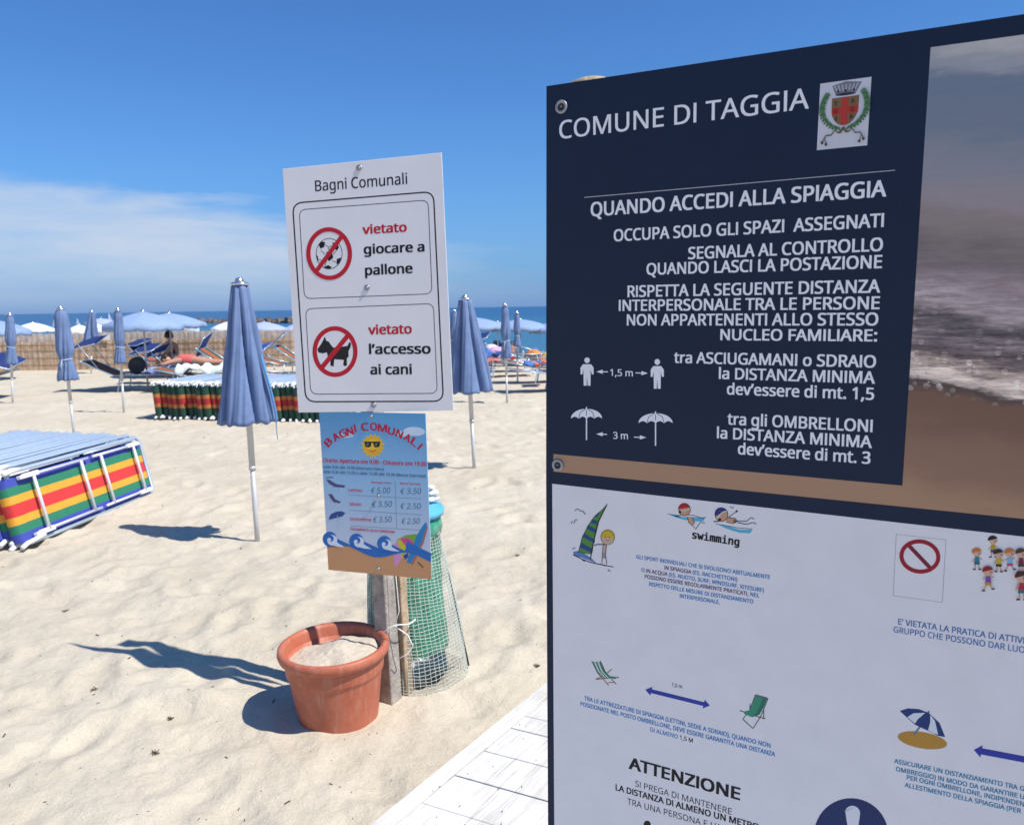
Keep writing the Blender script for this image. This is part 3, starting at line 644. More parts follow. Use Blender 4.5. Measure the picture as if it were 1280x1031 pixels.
    dr.poly([(765, 238), (790, 240), (804, 270), (790, 284), (772, 268)], sk); dr.stroke([(765, 238), (772, 268), (790, 284), (804, 270), (790, 240)], 3, K); dr.stroke([(795, 284), (808, 305), (835, 266), (858, 272)], 3.5, K); dr.stroke([(720, 230), (700, 236), (730, 238)], 3, K)
    dr.build('swimmer_drawing', sheet)
    dr = Draw(fr); dr.X = lambda x, y: (680 + x / 4.267, 590 + y / 4.267)
    dr.poly([(930, 280), (990, 290), (1040, 306), (1112, 306), (1100, 326), (1040, 322), (980, 304)], wt); dr.stroke([(918, 276), (980, 286), (1040, 298), (1112, 302)], 3, K)
    dr.poly([(970, 240), (1020, 246), (1032, 262), (1010, 274), (972, 266)], sk); dr.stroke([(970, 240), (1020, 246), (1034, 262), (1010, 274), (972, 266)], 3, K); dr.poly([(1012, 250), (1034, 262), (1010, 273)], (.20, .07, .05))
    dr.ell(948, 228, 34, 36, sk); dr.poly(dr.epts(944, 222, 34, 34, -.35, 14, 175, 345), (.03, .04, .20)); dr.stroke([(920, 250), (950, 215), (978, 205)], 6, (.7, .62, .5)); dr.ring(947, 226, 34, 36, 3, K); dr.ell(938, 252, 8, 7, K, n=10)
    dr.stroke([(985, 240), (1010, 222), (1030, 208)], 3.5, K); dr.ell(1028, 208, 6, 6, K, n=8); dr.stroke([(935, 262), (905, 264)], 5, K)
    dr.stroke([(1032, 260), (1080, 262), (1105, 242), (1122, 250)], 3.5, K); dr.stroke([(1032, 268), (1080, 278), (1115, 268), (1133, 278)], 3.5, K); dr.stroke([(995, 182), (1000, 192)], 3, K); dr.stroke([(1010, 184), (1006, 194)], 3, K)
    dr.build('swimmer_drawing', sheet)
    # crossed out box
    dr = Draw(fr); dr.X = lambda x, y: (1080 + x / 5.155, 640 + y / 5.155)
    dr.stroke([(208, 142), (528, 178), (505, 580), (188, 537)], 2.5, (.05, .05, .06), True)
    dr.stroke([(285, 210), (428, 360)], 26, (.22, .02, .04)); dr.ring(360, 285, 119, 97, 27, (.36, .015, .03), rot=.12); dr.build('no_symbol', sheet)
    # children
    dr = Draw(fr); dr.X = lambda x, y: (1080 + x / 5.155, 640 + y / 5.155)
    def kid(x, y, s, hair, top_, low, run=0):
        dr.poly([(x - 14 * s, y + 28 * s), (x + 14 * s, y + 28 * s), (x + 18 * s, y + 66 * s), (x - 18 * s, y + 66 * s)], top_)
        dr.stroke([(x - 12 * s, y + 36 * s), (x - 32 * s, y + (66 - run * 20) * s)], 6 * s, sk); dr.stroke([(x + 12 * s, y + 36 * s), (x + 34 * s, y + (50 - run * 16) * s)], 6 * s, sk)
        dr.poly([(x - 18 * s, y + 66 * s), (x + 18 * s, y + 66 * s), (x + 20 * s, y + 82 * s), (x - 20 * s, y + 82 * s)], low)
        dr.stroke([(x - 10 * s, y + 82 * s), (x - (14 + run * 16) * s, y + 112 * s)], 7 * s, sk); dr.stroke([(x + 10 * s, y + 82 * s), (x + (14 + run * 10) * s, y + (112 - run * 12) * s)], 7 * s, sk)
        for k_ in (-1, 1): dr.ell(x + k_ * (18 + run * 10) * s, y + (114 - (run * 10 if k_ > 0 else 0)) * s, 12 * s, 5 * s, (.05, .05, .05), n=10)
        dr.ell(x, y, 29 * s, 27 * s, (.68, .42, .30)); dr.poly(dr.epts(x - 3 * s, y - 4 * s, 33 * s, 28 * s, 0, 14, 165, 345), hair)
        dr.ell(x + 10 * s, y + 3 * s, 3.4 * s, 4 * s, K, n=8); dr.ell(x + 22 * s, y + 3 * s, 3 * s, 4 * s, K, n=8); dr.stroke([(x + 8 * s, y + 13 * s), (x + 15 * s, y + 16 * s), (x + 21 * s, y + 12 * s)], 2.5 * s, (.4, .05, .05))
    kid(832, 180, .95, (.02, .02, .02), (.5, .36, .02), (.08, .10, .3)); kid(728, 258, .95, (.6, .20, .04), (.03, .22, .28), (.03, .14, .2)); kid(940, 262, 1, (.6, .20, .04), (.25, .5, .62), (.5, .05, .2), 1)
    kid(868, 266, 1, (.05, .03, .02), (.62, .45, .02), (.04, .04, .05)); kid(1012, 262, 1.05, (.09, .05, .03), (.20, .03, .05), (.05, .05, .06)); kid(800, 378, 1.08, (.30, .02, .02), (.22, .07, .38), (.5, .30, .03), 1); kid(1015, 415, 1.25, (.08, .03, .02), (.45, .04, .06), (.05, .16, .2))
    dr.build('children_drawing', sheet)
    # deck chairs
    dr = Draw(fr); dr.X = lambda x, y: (680 + x / 4.267, 790 + y / 4.267); wd = (.30, .14, .05); gn = (.03, .20, .12)
    dr.stroke([(255, 152), (285, 215), (345, 282)], 5, wd); dr.stroke([(300, 152), (330, 215), (385, 276)], 5, wd); dr.stroke([(362, 196), (318, 232), (275, 250)], 5, wd); dr.stroke([(275, 250), (400, 240)], 5, wd); dr.stroke([(340, 268), (378, 266)], 4, wd)
    for k in range(5):
        o_ = k * 9; dr.stroke([(262 + o_, 158), (285 + o_ * .9, 205), (320 + o_ * .8, 238), (362 + o_ * .6, 243)], 9.5, gn if k % 2 == 0 else (.62, .68, .66))
    dr.build('deck_chair_drawing', sheet)
    dr = Draw(fr); dr.X = lambda x, y: (680 + x / 4.267, 790 + y / 4.267)
    for a in ([(1128, 332), (1095, 420), (1060, 462)], [(1195, 352), (1160, 440), (1115, 512)], [(1060, 462), (1115, 512)], [(1045, 416), (1110, 440), (1180, 460)], [(1100, 380), (1096, 440)], [(1172, 410), (1172, 462)], [(1128, 332), (1195, 352)]): dr.stroke(a, 5, (.12, .10, .09))
    dr.poly([(1128, 336), (1190, 354), (1172, 400), (1150, 438), (1110, 452), (1070, 436), (1066, 422), (1096, 414), (1112, 385)], (.05, .28, .17)); dr.poly([(1168, 350), (1190, 354), (1172, 400), (1150, 438), (1110, 452), (1130, 430), (1150, 395)], (.03, .17, .11))
    dr.build('deck_chair_drawing', sheet)
    dr = Draw(fr); dr.arrow((806.6, 861.5), (887.4, 881.4), 2.5, 8, 5.8, (.035, .05, .34), True); dr.build('blue_arrow', sheet)
    dr = Draw(fr); dr.arrow((1330, 958), (1217.2, 936.6), 4.0, 10, 8, (.035, .05, .34)); dr.build('blue_arrow', sheet)
    # umbrella on sand
    dr = Draw(fr); dr.X = lambda x, y: (980 + x / 4.267, 830 + y / 4.267); nv = (.02, .045, .17)
    dr.ell(738, 404, 134, 44, (.50, .26, .045), rot=.17); dr.stroke([(774, 248), (735, 318), (692, 376)], 11, (.12, .22, .30))
    dr.poly([(617, 248), (660, 234), (720, 238), (772, 258), (830, 312), (860, 387), (820, 380), (765, 352), (700, 322), (655, 282)], nv)
    dr.poly([(658, 280), (690, 260), (755, 257), (715, 290), (698, 315)], (.70, .71, .74)); dr.poly([(780, 268), (805, 300), (822, 374), (795, 365), (768, 350), (780, 310)], (.70, .71, .74))
    dr.build('umbrella_drawing', sheet)
    # round attention mark and small figure at the foot
    dr = Draw(fr); dr.ell(1064, 1043, 46.5, 46, (.02, .035, .12), rot=.3, n=48)
    dr.poly([(1056.5, 1012)] + dr.epts(1065.5, 1016, 9.6, 9.6, .2, 12, 180, 360) + [(1070, 1052), (1062, 1050)], (.74, .74, .77)); dr.ell(1066, 1064, 7, 7, (.74, .74, .77))
    dr.build('attention_mark', sheet)
    dr = Draw(fr); dr.ell(809, 1030, 4.5, 5, K); dr.poly([(801, 1040), (817, 1043), (817, 1080), (801, 1076)], K); dr.build('person_pictogram', sheet)
make_board()

# ------------------------------------------------------------------ signs on their post
PY = 3.10
def make_rules_sign():
    c = aty(465, 500, PY); fr = Frame(c.copy(), R(15.5), R(1.5)); fr.M.translation = c
    b = fr.uv(470, 514); o_ = fr.M @ Vector((b.x, b.y, 0))
    fr = Frame(o_, R(15.5), R(1.5))
    root = empty('rules_sign', 'white metal sign with two red ban circles for football and dogs, on the wooden post', 'sign', mw=fr.M)
    wm = mat('sign_white', (.75, .735, .73), .4, var=.045, scale=3)
    pn = bevel(panel(fr, root, [(353.2, 211.3), (552, 190.9), (566.8, 513), (373, 515.6)], .003, wm), .0008, 1)
    T = lambda s, a, b_, cap, **k: lettering(fr, pn, s, a, b_, cap, **k)
    K = 'black'
    T('Bagni Comunali', (394.4, 239.3), (509.1, 230.1), 13.5, c=K, bold=.008, res=5)
    T('vietato', (453.7, 292.8), (508.1, 289.5), 11.2, c='red', bold=.028, res=5); T('giocare a', (455.4, 317.5), (530.2, 314.2), 11.6, c=K, bold=.028, res=5); T('pallone', (457, 343.9), (515.4, 341.2), 11.8, c=K, bold=.028, res=5)
    T('vietato', (461, 418), (514.4, 416.7), 11.5, c='red', bold=.028, res=5); T('l’accesso', (462, 442.4), (537.8, 441.8), 12, c=K, bold=.028, res=5); T('ai cani', (463.6, 467.8), (514.4, 467.5), 12, c=K, bold=.028, res=5)
    dr = Draw(fr); dr.rrect([(365.7, 254.2), (541.8, 239.6), (554.3, 501.5), (382.2, 502.1)], 13, 1.7, K); dr.build('border_line', pn)
    dr = Draw(fr); dr.rrect([(374, 262.4), (535.2, 250.2), (540.1, 367.3), (380.6, 373.5)], 9, .9, (.05, .05, .05)); dr.build('border_line', pn)
    dr = Draw(fr); dr.rrect([(381.9, 386), (541.8, 379.5), (546.7, 491.6), (388.5, 492.6)], 9, .9, (.05, .05, .05)); dr.build('border_line', pn)
    dr = Draw(fr); cx, cy, rx, ry = 411.5, 317.2, 16.2, 19
    dr.ring(cx, cy, rx, ry, .8, K)
    pent = lambda x, y, r1, r2, a0: dr.poly([(x + r1 * math.cos(R(a0 + 72 * k)), y + r2 * math.sin(R(a0 + 72 * k))) for k in range(5)], K)
    pent(cx, cy + 3, 5.4, 6.5, 90); dr.poly([(398.5, 306), (402, 302), (406.5, 303), (405, 309), (400.5, 311)], K); dr.poly([(415.5, 303.5), (420, 303.5), (424, 309), (421.5, 313), (417, 310.5)], K)
    dr.poly([(395.3, 318), (397.5, 321), (398, 328), (396.5, 326)], K); dr.poly([(421, 324), (426.5, 322), (425, 328), (421, 331)], K); dr.poly([(405, 334), (410, 331.5), (415, 334), (412, 336.2), (407, 336)], K)
    for a in ([(411.5, 313.5), (410.5, 308.5), (406, 306)], [(411.5, 309), (416, 307)], [(406.5, 318), (401, 313)], [(416.5, 318), (421, 313)], [(408.5, 326), (406, 333)], [(415, 326), (421, 328)], [(398, 324), (406, 328)]): dr.stroke(a, .7, K)
    dr.stroke([(cx - 16.5, cy + 22.5), (cx + 16.5, cy - 22.5)], 5.4, 'red'); dr.ring(cx, cy, 26, 30.3, 5.4, 'red', rot=-.05); dr.build('no_football_symbol', pn)
    dr = Draw(fr); dr.X = lambda x, y: (340 + x / 3.033, 180 + y / 3.033); rx0 = 239; ry0 = 787
    dr.poly([(172, 778), (186, 758), (192, 748), (200, 730), (206, 746), (214, 748), (224, 762), (232, 772), (285, 766), (288, 762), (294, 750), (300, 756), (298, 770), (290, 786), (291, 806), (284, 812), (284, 840), (276, 842), (270, 838), (272, 818), (236, 816), (234, 842), (228, 843), (221, 838), (222, 816), (212, 806), (208, 790), (192, 794), (176, 790)], (.02, .018, .018))
    dr.stroke([(187, 850), (291, 722)], 18, 'red'); dr.ring(239, 787, 77, 88, 17, 'red', rot=-.03); dr.build('no_dogs_symbol', pn)
    for p in ((449, 210.3), (458.7, 360), (467, 506.4)): screw(fr, root, p, .0115)
    return fr
def make_price_sign():
    c = aty(470, 612, PY - .004); yaw = R(20)
    b = aty(475, 718, PY - .004); fr = Frame(b, yaw, R(0))
    root = empty('price_sign', 'light blue beach price list with sun drawing, screwed to the post below the white sign', 'sign', mw=fr.M)
    X = lambda x, y: (390 + x / 4.294, 500 + y / 4.294)
    q = [(38, 62), (608, 72), (643, 962), (88, 910)]
    # blue fading to pale, then sand at the foot, as printed
    m = D.materials.new('print_price_sky'); m.use_nodes = True; t = m.node_tree; bs = t.nodes['Principled BSDF']; bs.inputs['Roughness'].default_value = .35
    cc = t.nodes.new('ShaderNodeTexCoord'); sp = t.nodes.new('ShaderNodeSeparateXYZ'); t.links.new(cc.outputs['Object'], sp.inputs[0])
    mr = t.nodes.new('ShaderNodeMapRange'); mr.inputs[1].default_value = fr.uv(*X(300, 760)).y; mr.inputs[2].default_value = fr.uv(*X(300, 66)).y; t.links.new(sp.outputs['Y'], mr.inputs[0])
    r = t.nodes.new('ShaderNodeValToRGB'); e = r.color_ramp.elements; e[0].color = (.52, .60, .72, 1); e[1].color = (.08, .34, .62, 1); x_ = e.new(.5); x_.color = (.26, .49, .72, 1)
    t.links.new(mr.outputs[0], r.inputs[0]); t.links.new(r.outputs[0], bs.inputs['Base Color'])
    pn = panel(fr, root, [X(*p) for p in q], .003, m)
    dr = Draw(fr); dr.X = X
    dr.poly([(80, 755)] + [(80 + 560 * k / 24, 790 + 66 * k / 24 - 22 * math.sin(k * .42)) for k in range(25)] + [(643, 962), (88, 910)], (.62, .32, .15)); dr.build('sand_print', pn)
    # cloud shapes
    dr = Draw(fr); dr.X = X
    dr.ell(550, 168, 58, 24, (.62, .74, .85), rot=.05); dr.ell(500, 180, 50, 16, (.62, .74, .85)); dr.build('cloud_print', pn)
    dr = Draw(fr); dr.X = X; dr.ell(180, 190, 44, 14, (.55, .70, .84)); dr.build('cloud_print', pn)
    # waves
    dr = Draw(fr); dr.X = X; w0 = .0005; dr.w = w0
    top = []
    for k in range(49):
        x = 78 + 562 * k / 48; ph = (k / 48 * 3.9) % 1; top.append((x, 715 + 26 * k / 12 * .55 + 62 * (ph ** .8) - 8))
    bot = [(80 + 560 * k / 24, 790 + 66 * k / 24 - 22 * math.sin(k * .42)) for k in range(25)]
    dr.poly(top + bot[::-1], (.03, .16, .48))
    for cx, cy in ((95, 745), (238, 755), (388, 768)):
        dr.ell(cx, cy, 38, 40, (.03, .16, .48), n=24); dr.ell(cx + 14, cy + 6, 27, 28, (.72, .78, .86), n=20); dr.ell(cx + 6, cy - 3, 17, 17, (.03, .16, .48), n=16); dr.ell(cx - 2, cy + 3, 10, 10, (.72, .78, .86), n=14)
        dr.poly([(cx + 22, cy - 2), (cx + 46, cy + 22), (cx + 84, cy + 44), (cx + 40, cy + 40), (cx + 14, cy + 33)], (.72, .78, .86))
    dr.build('wave_print', pn)
    # sun
    dr = Draw(fr); dr.X = X; pts = []
    for k in range(32):
        rr = 66 if k % 2 else 50; a = 2 * math.pi * k / 32; pts.append((326 + rr * math.cos(a), 246 + rr * 1.02 * math.sin(a)))
    dr.poly(pts, (.80, .50, .03)); dr.ell(326, 248, 46, 46, (.85, .42, .04)); dr.ell(326, 240, 40, 32, (.88, .56, .05))
    for x in (300, 346): dr.poly([(x - 20, 222), (x + 20, 222), (x + 17, 248), (x + 4, 254), (x - 12, 252)], (.02, .02, .02)); dr.poly([(x - 4, 226), (x + 8, 226), (x + 2, 246), (x - 9, 246)], (.10, .16, .16))
    dr.stroke([(284, 226), (366, 226)], 6, (.02, .02, .02)); dr.stroke([(308, 268), (326, 276), (344, 266)], 5, (.5, .12, .02)); dr.build('sun_drawing', pn)
    T = lambda s, a, b_, cap, **k: lettering(fr, pn, s, X(*a), X(*b_), cap, **k)
    rd = (.55, .02, .05); dk = (.05, .12, .22)
    arc = [(85, 228, 52), (126, 198, 38), (164, 180, 26), (203, 168, 18), (232, 152, 10), (284, 144, 2), (332, 142, 0), (380, 150, -6), (428, 166, -14), (472, 182, -24), (516, 202, -34), (553, 226, -42), (582, 250, -48)]
    for ch, (x, y, an) in zip('BAGNICOMUNALI', arc):
        w = 3 if ch == 'I' else (23 if ch == 'M' else 17); h = 20; a = R(-an); ux, uy = math.cos(a), math.sin(a); vx, vy = -math.sin(a), math.cos(a)
        lettering(fr, pn, ch, X(x - w * ux + h * vx, y - w * uy + h * vy), X(x + w * ux + h * vx, y + w * uy + h * vy), 9.2, c=rd, bold=.03, res=4, w=.0008)
    T('Orario: Apertura ore 9.00 - Chiusura ore 19.00', (62, 332), (615, 354), 4.9, c=rd, bold=.03)
    T('dalle 9.00 alle 19.00 (Giornata intera)', (62, 365), (385, 378), 3.5, c=dk, bold=.02); T('dalle 9.00 alle 13.00 o dalle 13.00 alle 19.00 (Mezza Giornata)', (62, 391), (610, 415), 3.5, c=dk, bold=.02)
    T('Giornata intera', (318, 446), (425, 450), 2.5, c=rd, bold=.02); T('Mezza Giornata', (472, 451), (582, 456), 2.5, c=rd, bold=.02)
    T('Lettino:', (197, 490), (272, 493), 3.8, c=rd, bold=.02); T('Sdraio:', (202, 565), (266, 567), 3.8, c=rd, bold=.02); T('Ombrellone:', (205, 645), (322, 650), 3.8, c=rd, bold=.02)
    T('PAGAMENTO ALLA CONSEGNA', (207, 697), (445, 714), 3.0, c=rd, bold=.03)
    for s, a, b_ in (('€ 5.00', (316, 499), (418, 499)), ('€ 3.50', (473, 503), (584, 503)), ('€ 3.50', (320, 574), (428, 572)), ('€ 2.50', (474, 583), (582, 584)), ('€ 3.50', (328, 656), (426, 654)), ('€ 2.50', (480, 664), (576, 664))):
        T(s, a, b_, 7.0, c=(.03, .13, .19), bold=-.006, shear=.25)
    dr = Draw(fr); dr.X = X; tl = (.16, .26, .34)
    for a in ([(446, 436), (455, 690)], [(195, 508), (588, 530)], [(200, 590), (590, 616)], [(205, 674), (592, 698)]): dr.stroke(a, 2.6, tl)
    dr.build('table_lines', pn)
    dr = Draw(fr); dr.X = X; pu = (.10, .08, .20)
    dr.poly([(75, 425), (95, 428), (130, 450), (178, 458), (174, 470), (120, 466), (92, 448)], pu); dr.stroke([(98, 455), (90, 478)], 4, (.6, .65, .7)); dr.stroke([(160, 468), (158, 492), (176, 482)], 4, (.6, .65, .7)); dr.stroke([(75, 416), (115, 414)], 5, pu)
    dr.poly([(88, 502), (108, 505), (125, 532), (155, 545), (150, 553), (118, 548), (100, 528)], pu); dr.stroke([(95, 530), (84, 570)], 5, (.55, .62, .68)); dr.stroke([(132, 550), (128, 574), (160, 560)], 4, (.6, .65, .7))
    dr.poly([(90, 636), (100, 612), (130, 598), (160, 596), (180, 606), (165, 622), (130, 632), (92, 641)], (.04, .08, .28)); dr.stroke([(136, 618), (142, 700)], 3, (.45, .52, .58)); dr.build('beach_furniture_drawings', pn)
    dr = Draw(fr); dr.X = X
    apex = (500, 735)
    segs = [((430, 800), (445, 888), (.75, .30, .50)), ((445, 888), (450, 896), (.75, .30, .50)), ((452, 760), (430, 800), (.62, .35, .58))]
    dr.poly([(455, 750), (500, 724), (560, 718), (592, 735), (585, 760), (540, 800), (500, 840), (470, 830), (455, 800)], (.20, .42, .05))
    dr.poly([(432, 800), (440, 775), (458, 752), (482, 850), (452, 892), (446, 892)], (.72, .30, .55)); dr.poly([(458, 752), (480, 745), (520, 800), (510, 830), (482, 850)], (.60, .58, .03)); dr.poly([(470, 742), (520, 738), (552, 770), (530, 800), (510, 790)], (.65, .08, .28))
    dr.poly([(612, 652), (622, 680), (600, 760), (540, 882), (508, 868), (560, 730), (590, 680)], (.03, .24, .52)); dr.poly([(618, 668), (622, 684), (600, 765), (542, 884), (530, 880), (590, 760)], (.45, .17, .10)); dr.poly([(488, 832), (512, 820), (520, 840), (500, 855)], (.02, .08, .35)); dr.stroke([(568, 868), (598, 898)], 6, (.14, .06, .05)); dr.build('parasol_and_surfboard_drawing', pn)
    for p in ((319, 88), (357, 514), (356, 905)): screw(fr, root, X(*p), .008)
    return fr
make_rules_sign(); make_price_sign()

def make_post():
    b = gr(486, 880); x0, y0 = b.x, b.y + .055
    h = aty(450, 214, 3.16).z; lean = -.028
    root = empty('sign_post', 'grey weathered wooden post holding two signs, with thin batten and white string, behind terracotta pot', 'post', (x0, y0, sz(x0, y0)), 0)
    wd = mat('weathered_wood', (.34, .30, .26), .85, var=.35, scale=16, bump=.6, bscale=90); wd2 = mat('weathered_batten', (.42, .31, .20), .8, var=.3, scale=20, bump=.5, bscale=90)
    yaw = R(-30)
    def timber(cx, cy, wx, wy, z0, z1, lx):
        mb = MB(); c, s = math.cos(yaw), math.sin(yaw); vs = []
        n = 14
        for k in range(n + 1):
            z = z0 + (z1 - z0) * k / n; w = rnd.uniform(-.0012, .0012)
            for dx, dy in ((-1, -1), (1, -1), (1, 1), (-1, 1)):
                x = dx * wx / 2 + w; y = dy * wy / 2 + w; vs.append((cx + x * c - y * s + lx * z, cy + x * s + y * c, z))
        fs = [(k * 4 + i, k * 4 + (i + 1) % 4, k * 4 + 4 + (i + 1) % 4, k * 4 + 4 + i) for k in range(n) for i in range(4)] + [(3, 2, 1, 0), tuple(n * 4 + i for i in range(4))]
        mb.add(vs, fs); return mb
    bevel(timber(0, 0, .068, .068, -.25, h, lean).build('timber', wd, root), .004, 1)
    bevel(timber(.066, .045, .030, .045, -.2, .74, -.030).build('batten', wd2, root), .003, 1)
    # string tied round both
    st = mat('white_string', (.75, .75, .72), .8, var=.05)
    mb = MB()
    pts = []
    for k in range(31):
        a = 2 * math.pi * k / 30; pts.append((.028 + .078 * math.cos(a) * (1 + .1 * math.sin(3 * a)), .012 + .075 * math.sin(a), .30 + .045 * math.sin(a * 1.0 + 2.3) + .01 * math.sin(3 * a)))
    mb.tube(pts, .0028, 6)
    mb.tube([(.035, -.048, .34), (.055, -.056, .40), (.048, -.05, .50), (.04, -.045, .62)], .0022, 6)
    mb.tube([(.03, -.052, .34), (.085, -.055, .30), (.105, -.045, .25), (.08, -.05, .215), (.045, -.055, .20)], .0028, 6)
    mb.build('string', st, root)
make_post()

# ------------------------------------------------------------------ terracotta pot with sand
def make_pot():
    c = gr(421, 893); gx, gy = c.x + .006, c.y + .02; z0 = sz(gx, gy) - .035
    root = empty('flower_pot', 'round terracotta coloured plastic pot filled with sand, in front of the sign post', 'pot', (gx, gy, z0))
    m = D.materials.new('terracotta_plastic'); m.use_nodes = True; t = m.node_tree; b = t.nodes['Principled BSDF']; b.inputs['Roughness'].default_value = .55
    cc = t.nodes.new('ShaderNodeTexCoord'); n1 = t.nodes.new('ShaderNodeTexNoise'); n1.inputs['Scale'].default_value = 9; n1.inputs['Detail'].default_value = 9; n1.inputs['Roughness'].default_value = .7; t.links.new(cc.outputs['Object'], n1.inputs[0])
    mp = t.nodes.new('ShaderNodeMapping'); mp.inputs['Scale'].default_value = (30, 30, 5); t.links.new(cc.outputs['Object'], mp.inputs[0])
    n2 = t.nodes.new('ShaderNodeTexNoise'); n2.inputs['Scale'].default_value = 1.6; n2.inputs['Detail'].default_value = 7; t.links.new(mp.outputs[0], n2.inputs[0])
    r = t.nodes.new('ShaderNodeValToRGB'); e = r.color_ramp.elements; e[0].position = .35; e[0].color = (.40, .10, .05, 1); e[1].position = .72; e[1].color = (.51, .165, .095, 1); t.links.new(n1.outputs[0], r.inputs[0])
    r2 = t.nodes.new('ShaderNodeValToRGB'); e = r2.color_ramp.elements; e[0].position = .52; e[0].color = (.0, .0, .0, 1); e[1].position = .82; e[1].color = (.40, .40, .40, 1); t.links.new(n2.outputs[0], r2.inputs[0])
    mx = t.nodes.new('ShaderNodeMix'); mx.data_type = 'RGBA'; t.links.new(r2.outputs[0], mx.inputs[0]); t.links.new(r.outputs[0], mx.inputs[6]); mx.inputs[7].default_value = (.60, .38, .28, 1); t.links.new(mx.outputs[2], b.inputs['Base Color'])
    bp = t.nodes.new('ShaderNodeBump'); bp.inputs['Strength'].default_value = .15; bp.inputs['Distance'].default_value = .004; t.links.new(n1.outputs[0], bp.inputs['Height']); t.links.new(bp.outputs[0], b.inputs['Normal'])
    H = .335; tilt = Matrix.Rotation(R(2.5), 3, 'X') @ Matrix.Rotation(R(-1.5), 3, 'Y')
    ov = lambda a, i: 1 + .02 * math.cos(2 * a + .6)
    mb = MB()
    mb.lathe([(.001, -.02), (.150, -.02), (.153, .02), (.178, H * .62), (.181, H * .66), (.187, H * .68), (.189, H * .70), (.192, H - .035)], 64, (0, 0, 0), tilt, rf=ov)
    mb.lathe([(.192, H - .05), (.178, H - .05), (.172, .18), (.150, .02)], 64, (0, 0, 0), tilt, rf=ov)
    mb.build('body', m, root)
    mb = MB(); mb.lathe([(.192, H - .045), (.200, H - .046), (.211, H - .038), (.216, H - .022), (.213, H - .006), (.203, H + .001), (.192, H - .003), (.186, H - .014), (.182, H - .045), (.178, H - .06)], 64, (0, 0, 0), tilt, rf=ov)
    mb.build('rim', m, root)
    sm = mat('pot_sand', (.55, .475, .37), .95, var=.12, scale=60, bump=.35, bscale=120)
    mb = MB(); n, k = 64, 24; vs = []; fs = []
    for i in range(k + 1):
        rr = .185 * i / k
        for j in range(n):
            a = 2 * math.pi * j / n; x, y = rr * math.cos(a) * (1 + .02 * math.cos(2 * a + .6)), rr * math.sin(a) * (1 + .02 * math.cos(2 * a + .6))
            z = H - .045 + .030 * math.exp(-((x - .03) ** 2 + (y - .03) ** 2) / .010) - .02 * (rr / .185) ** 3 * (1.2 if x < 0 else .4) + .02 * float(vnoise(np.array([x * 14 + 5]), np.array([y * 14 + 9]))[0]) + .006 * float(vnoise(np.array([x * 60 + 5]), np.array([y * 60 + 9]))[0])
            v = tilt @ Vector((x, y, z)); vs.append(v)
    fs = [(i * n + j, i * n + (j + 1) % n, (i + 1) * n + (j + 1) % n, (i + 1) * n + j) for i in range(k) for j in range(n)]
    mb.add(vs, fs, smooth=True); o = mb.build('sand_fill', sm, root)
make_pot()

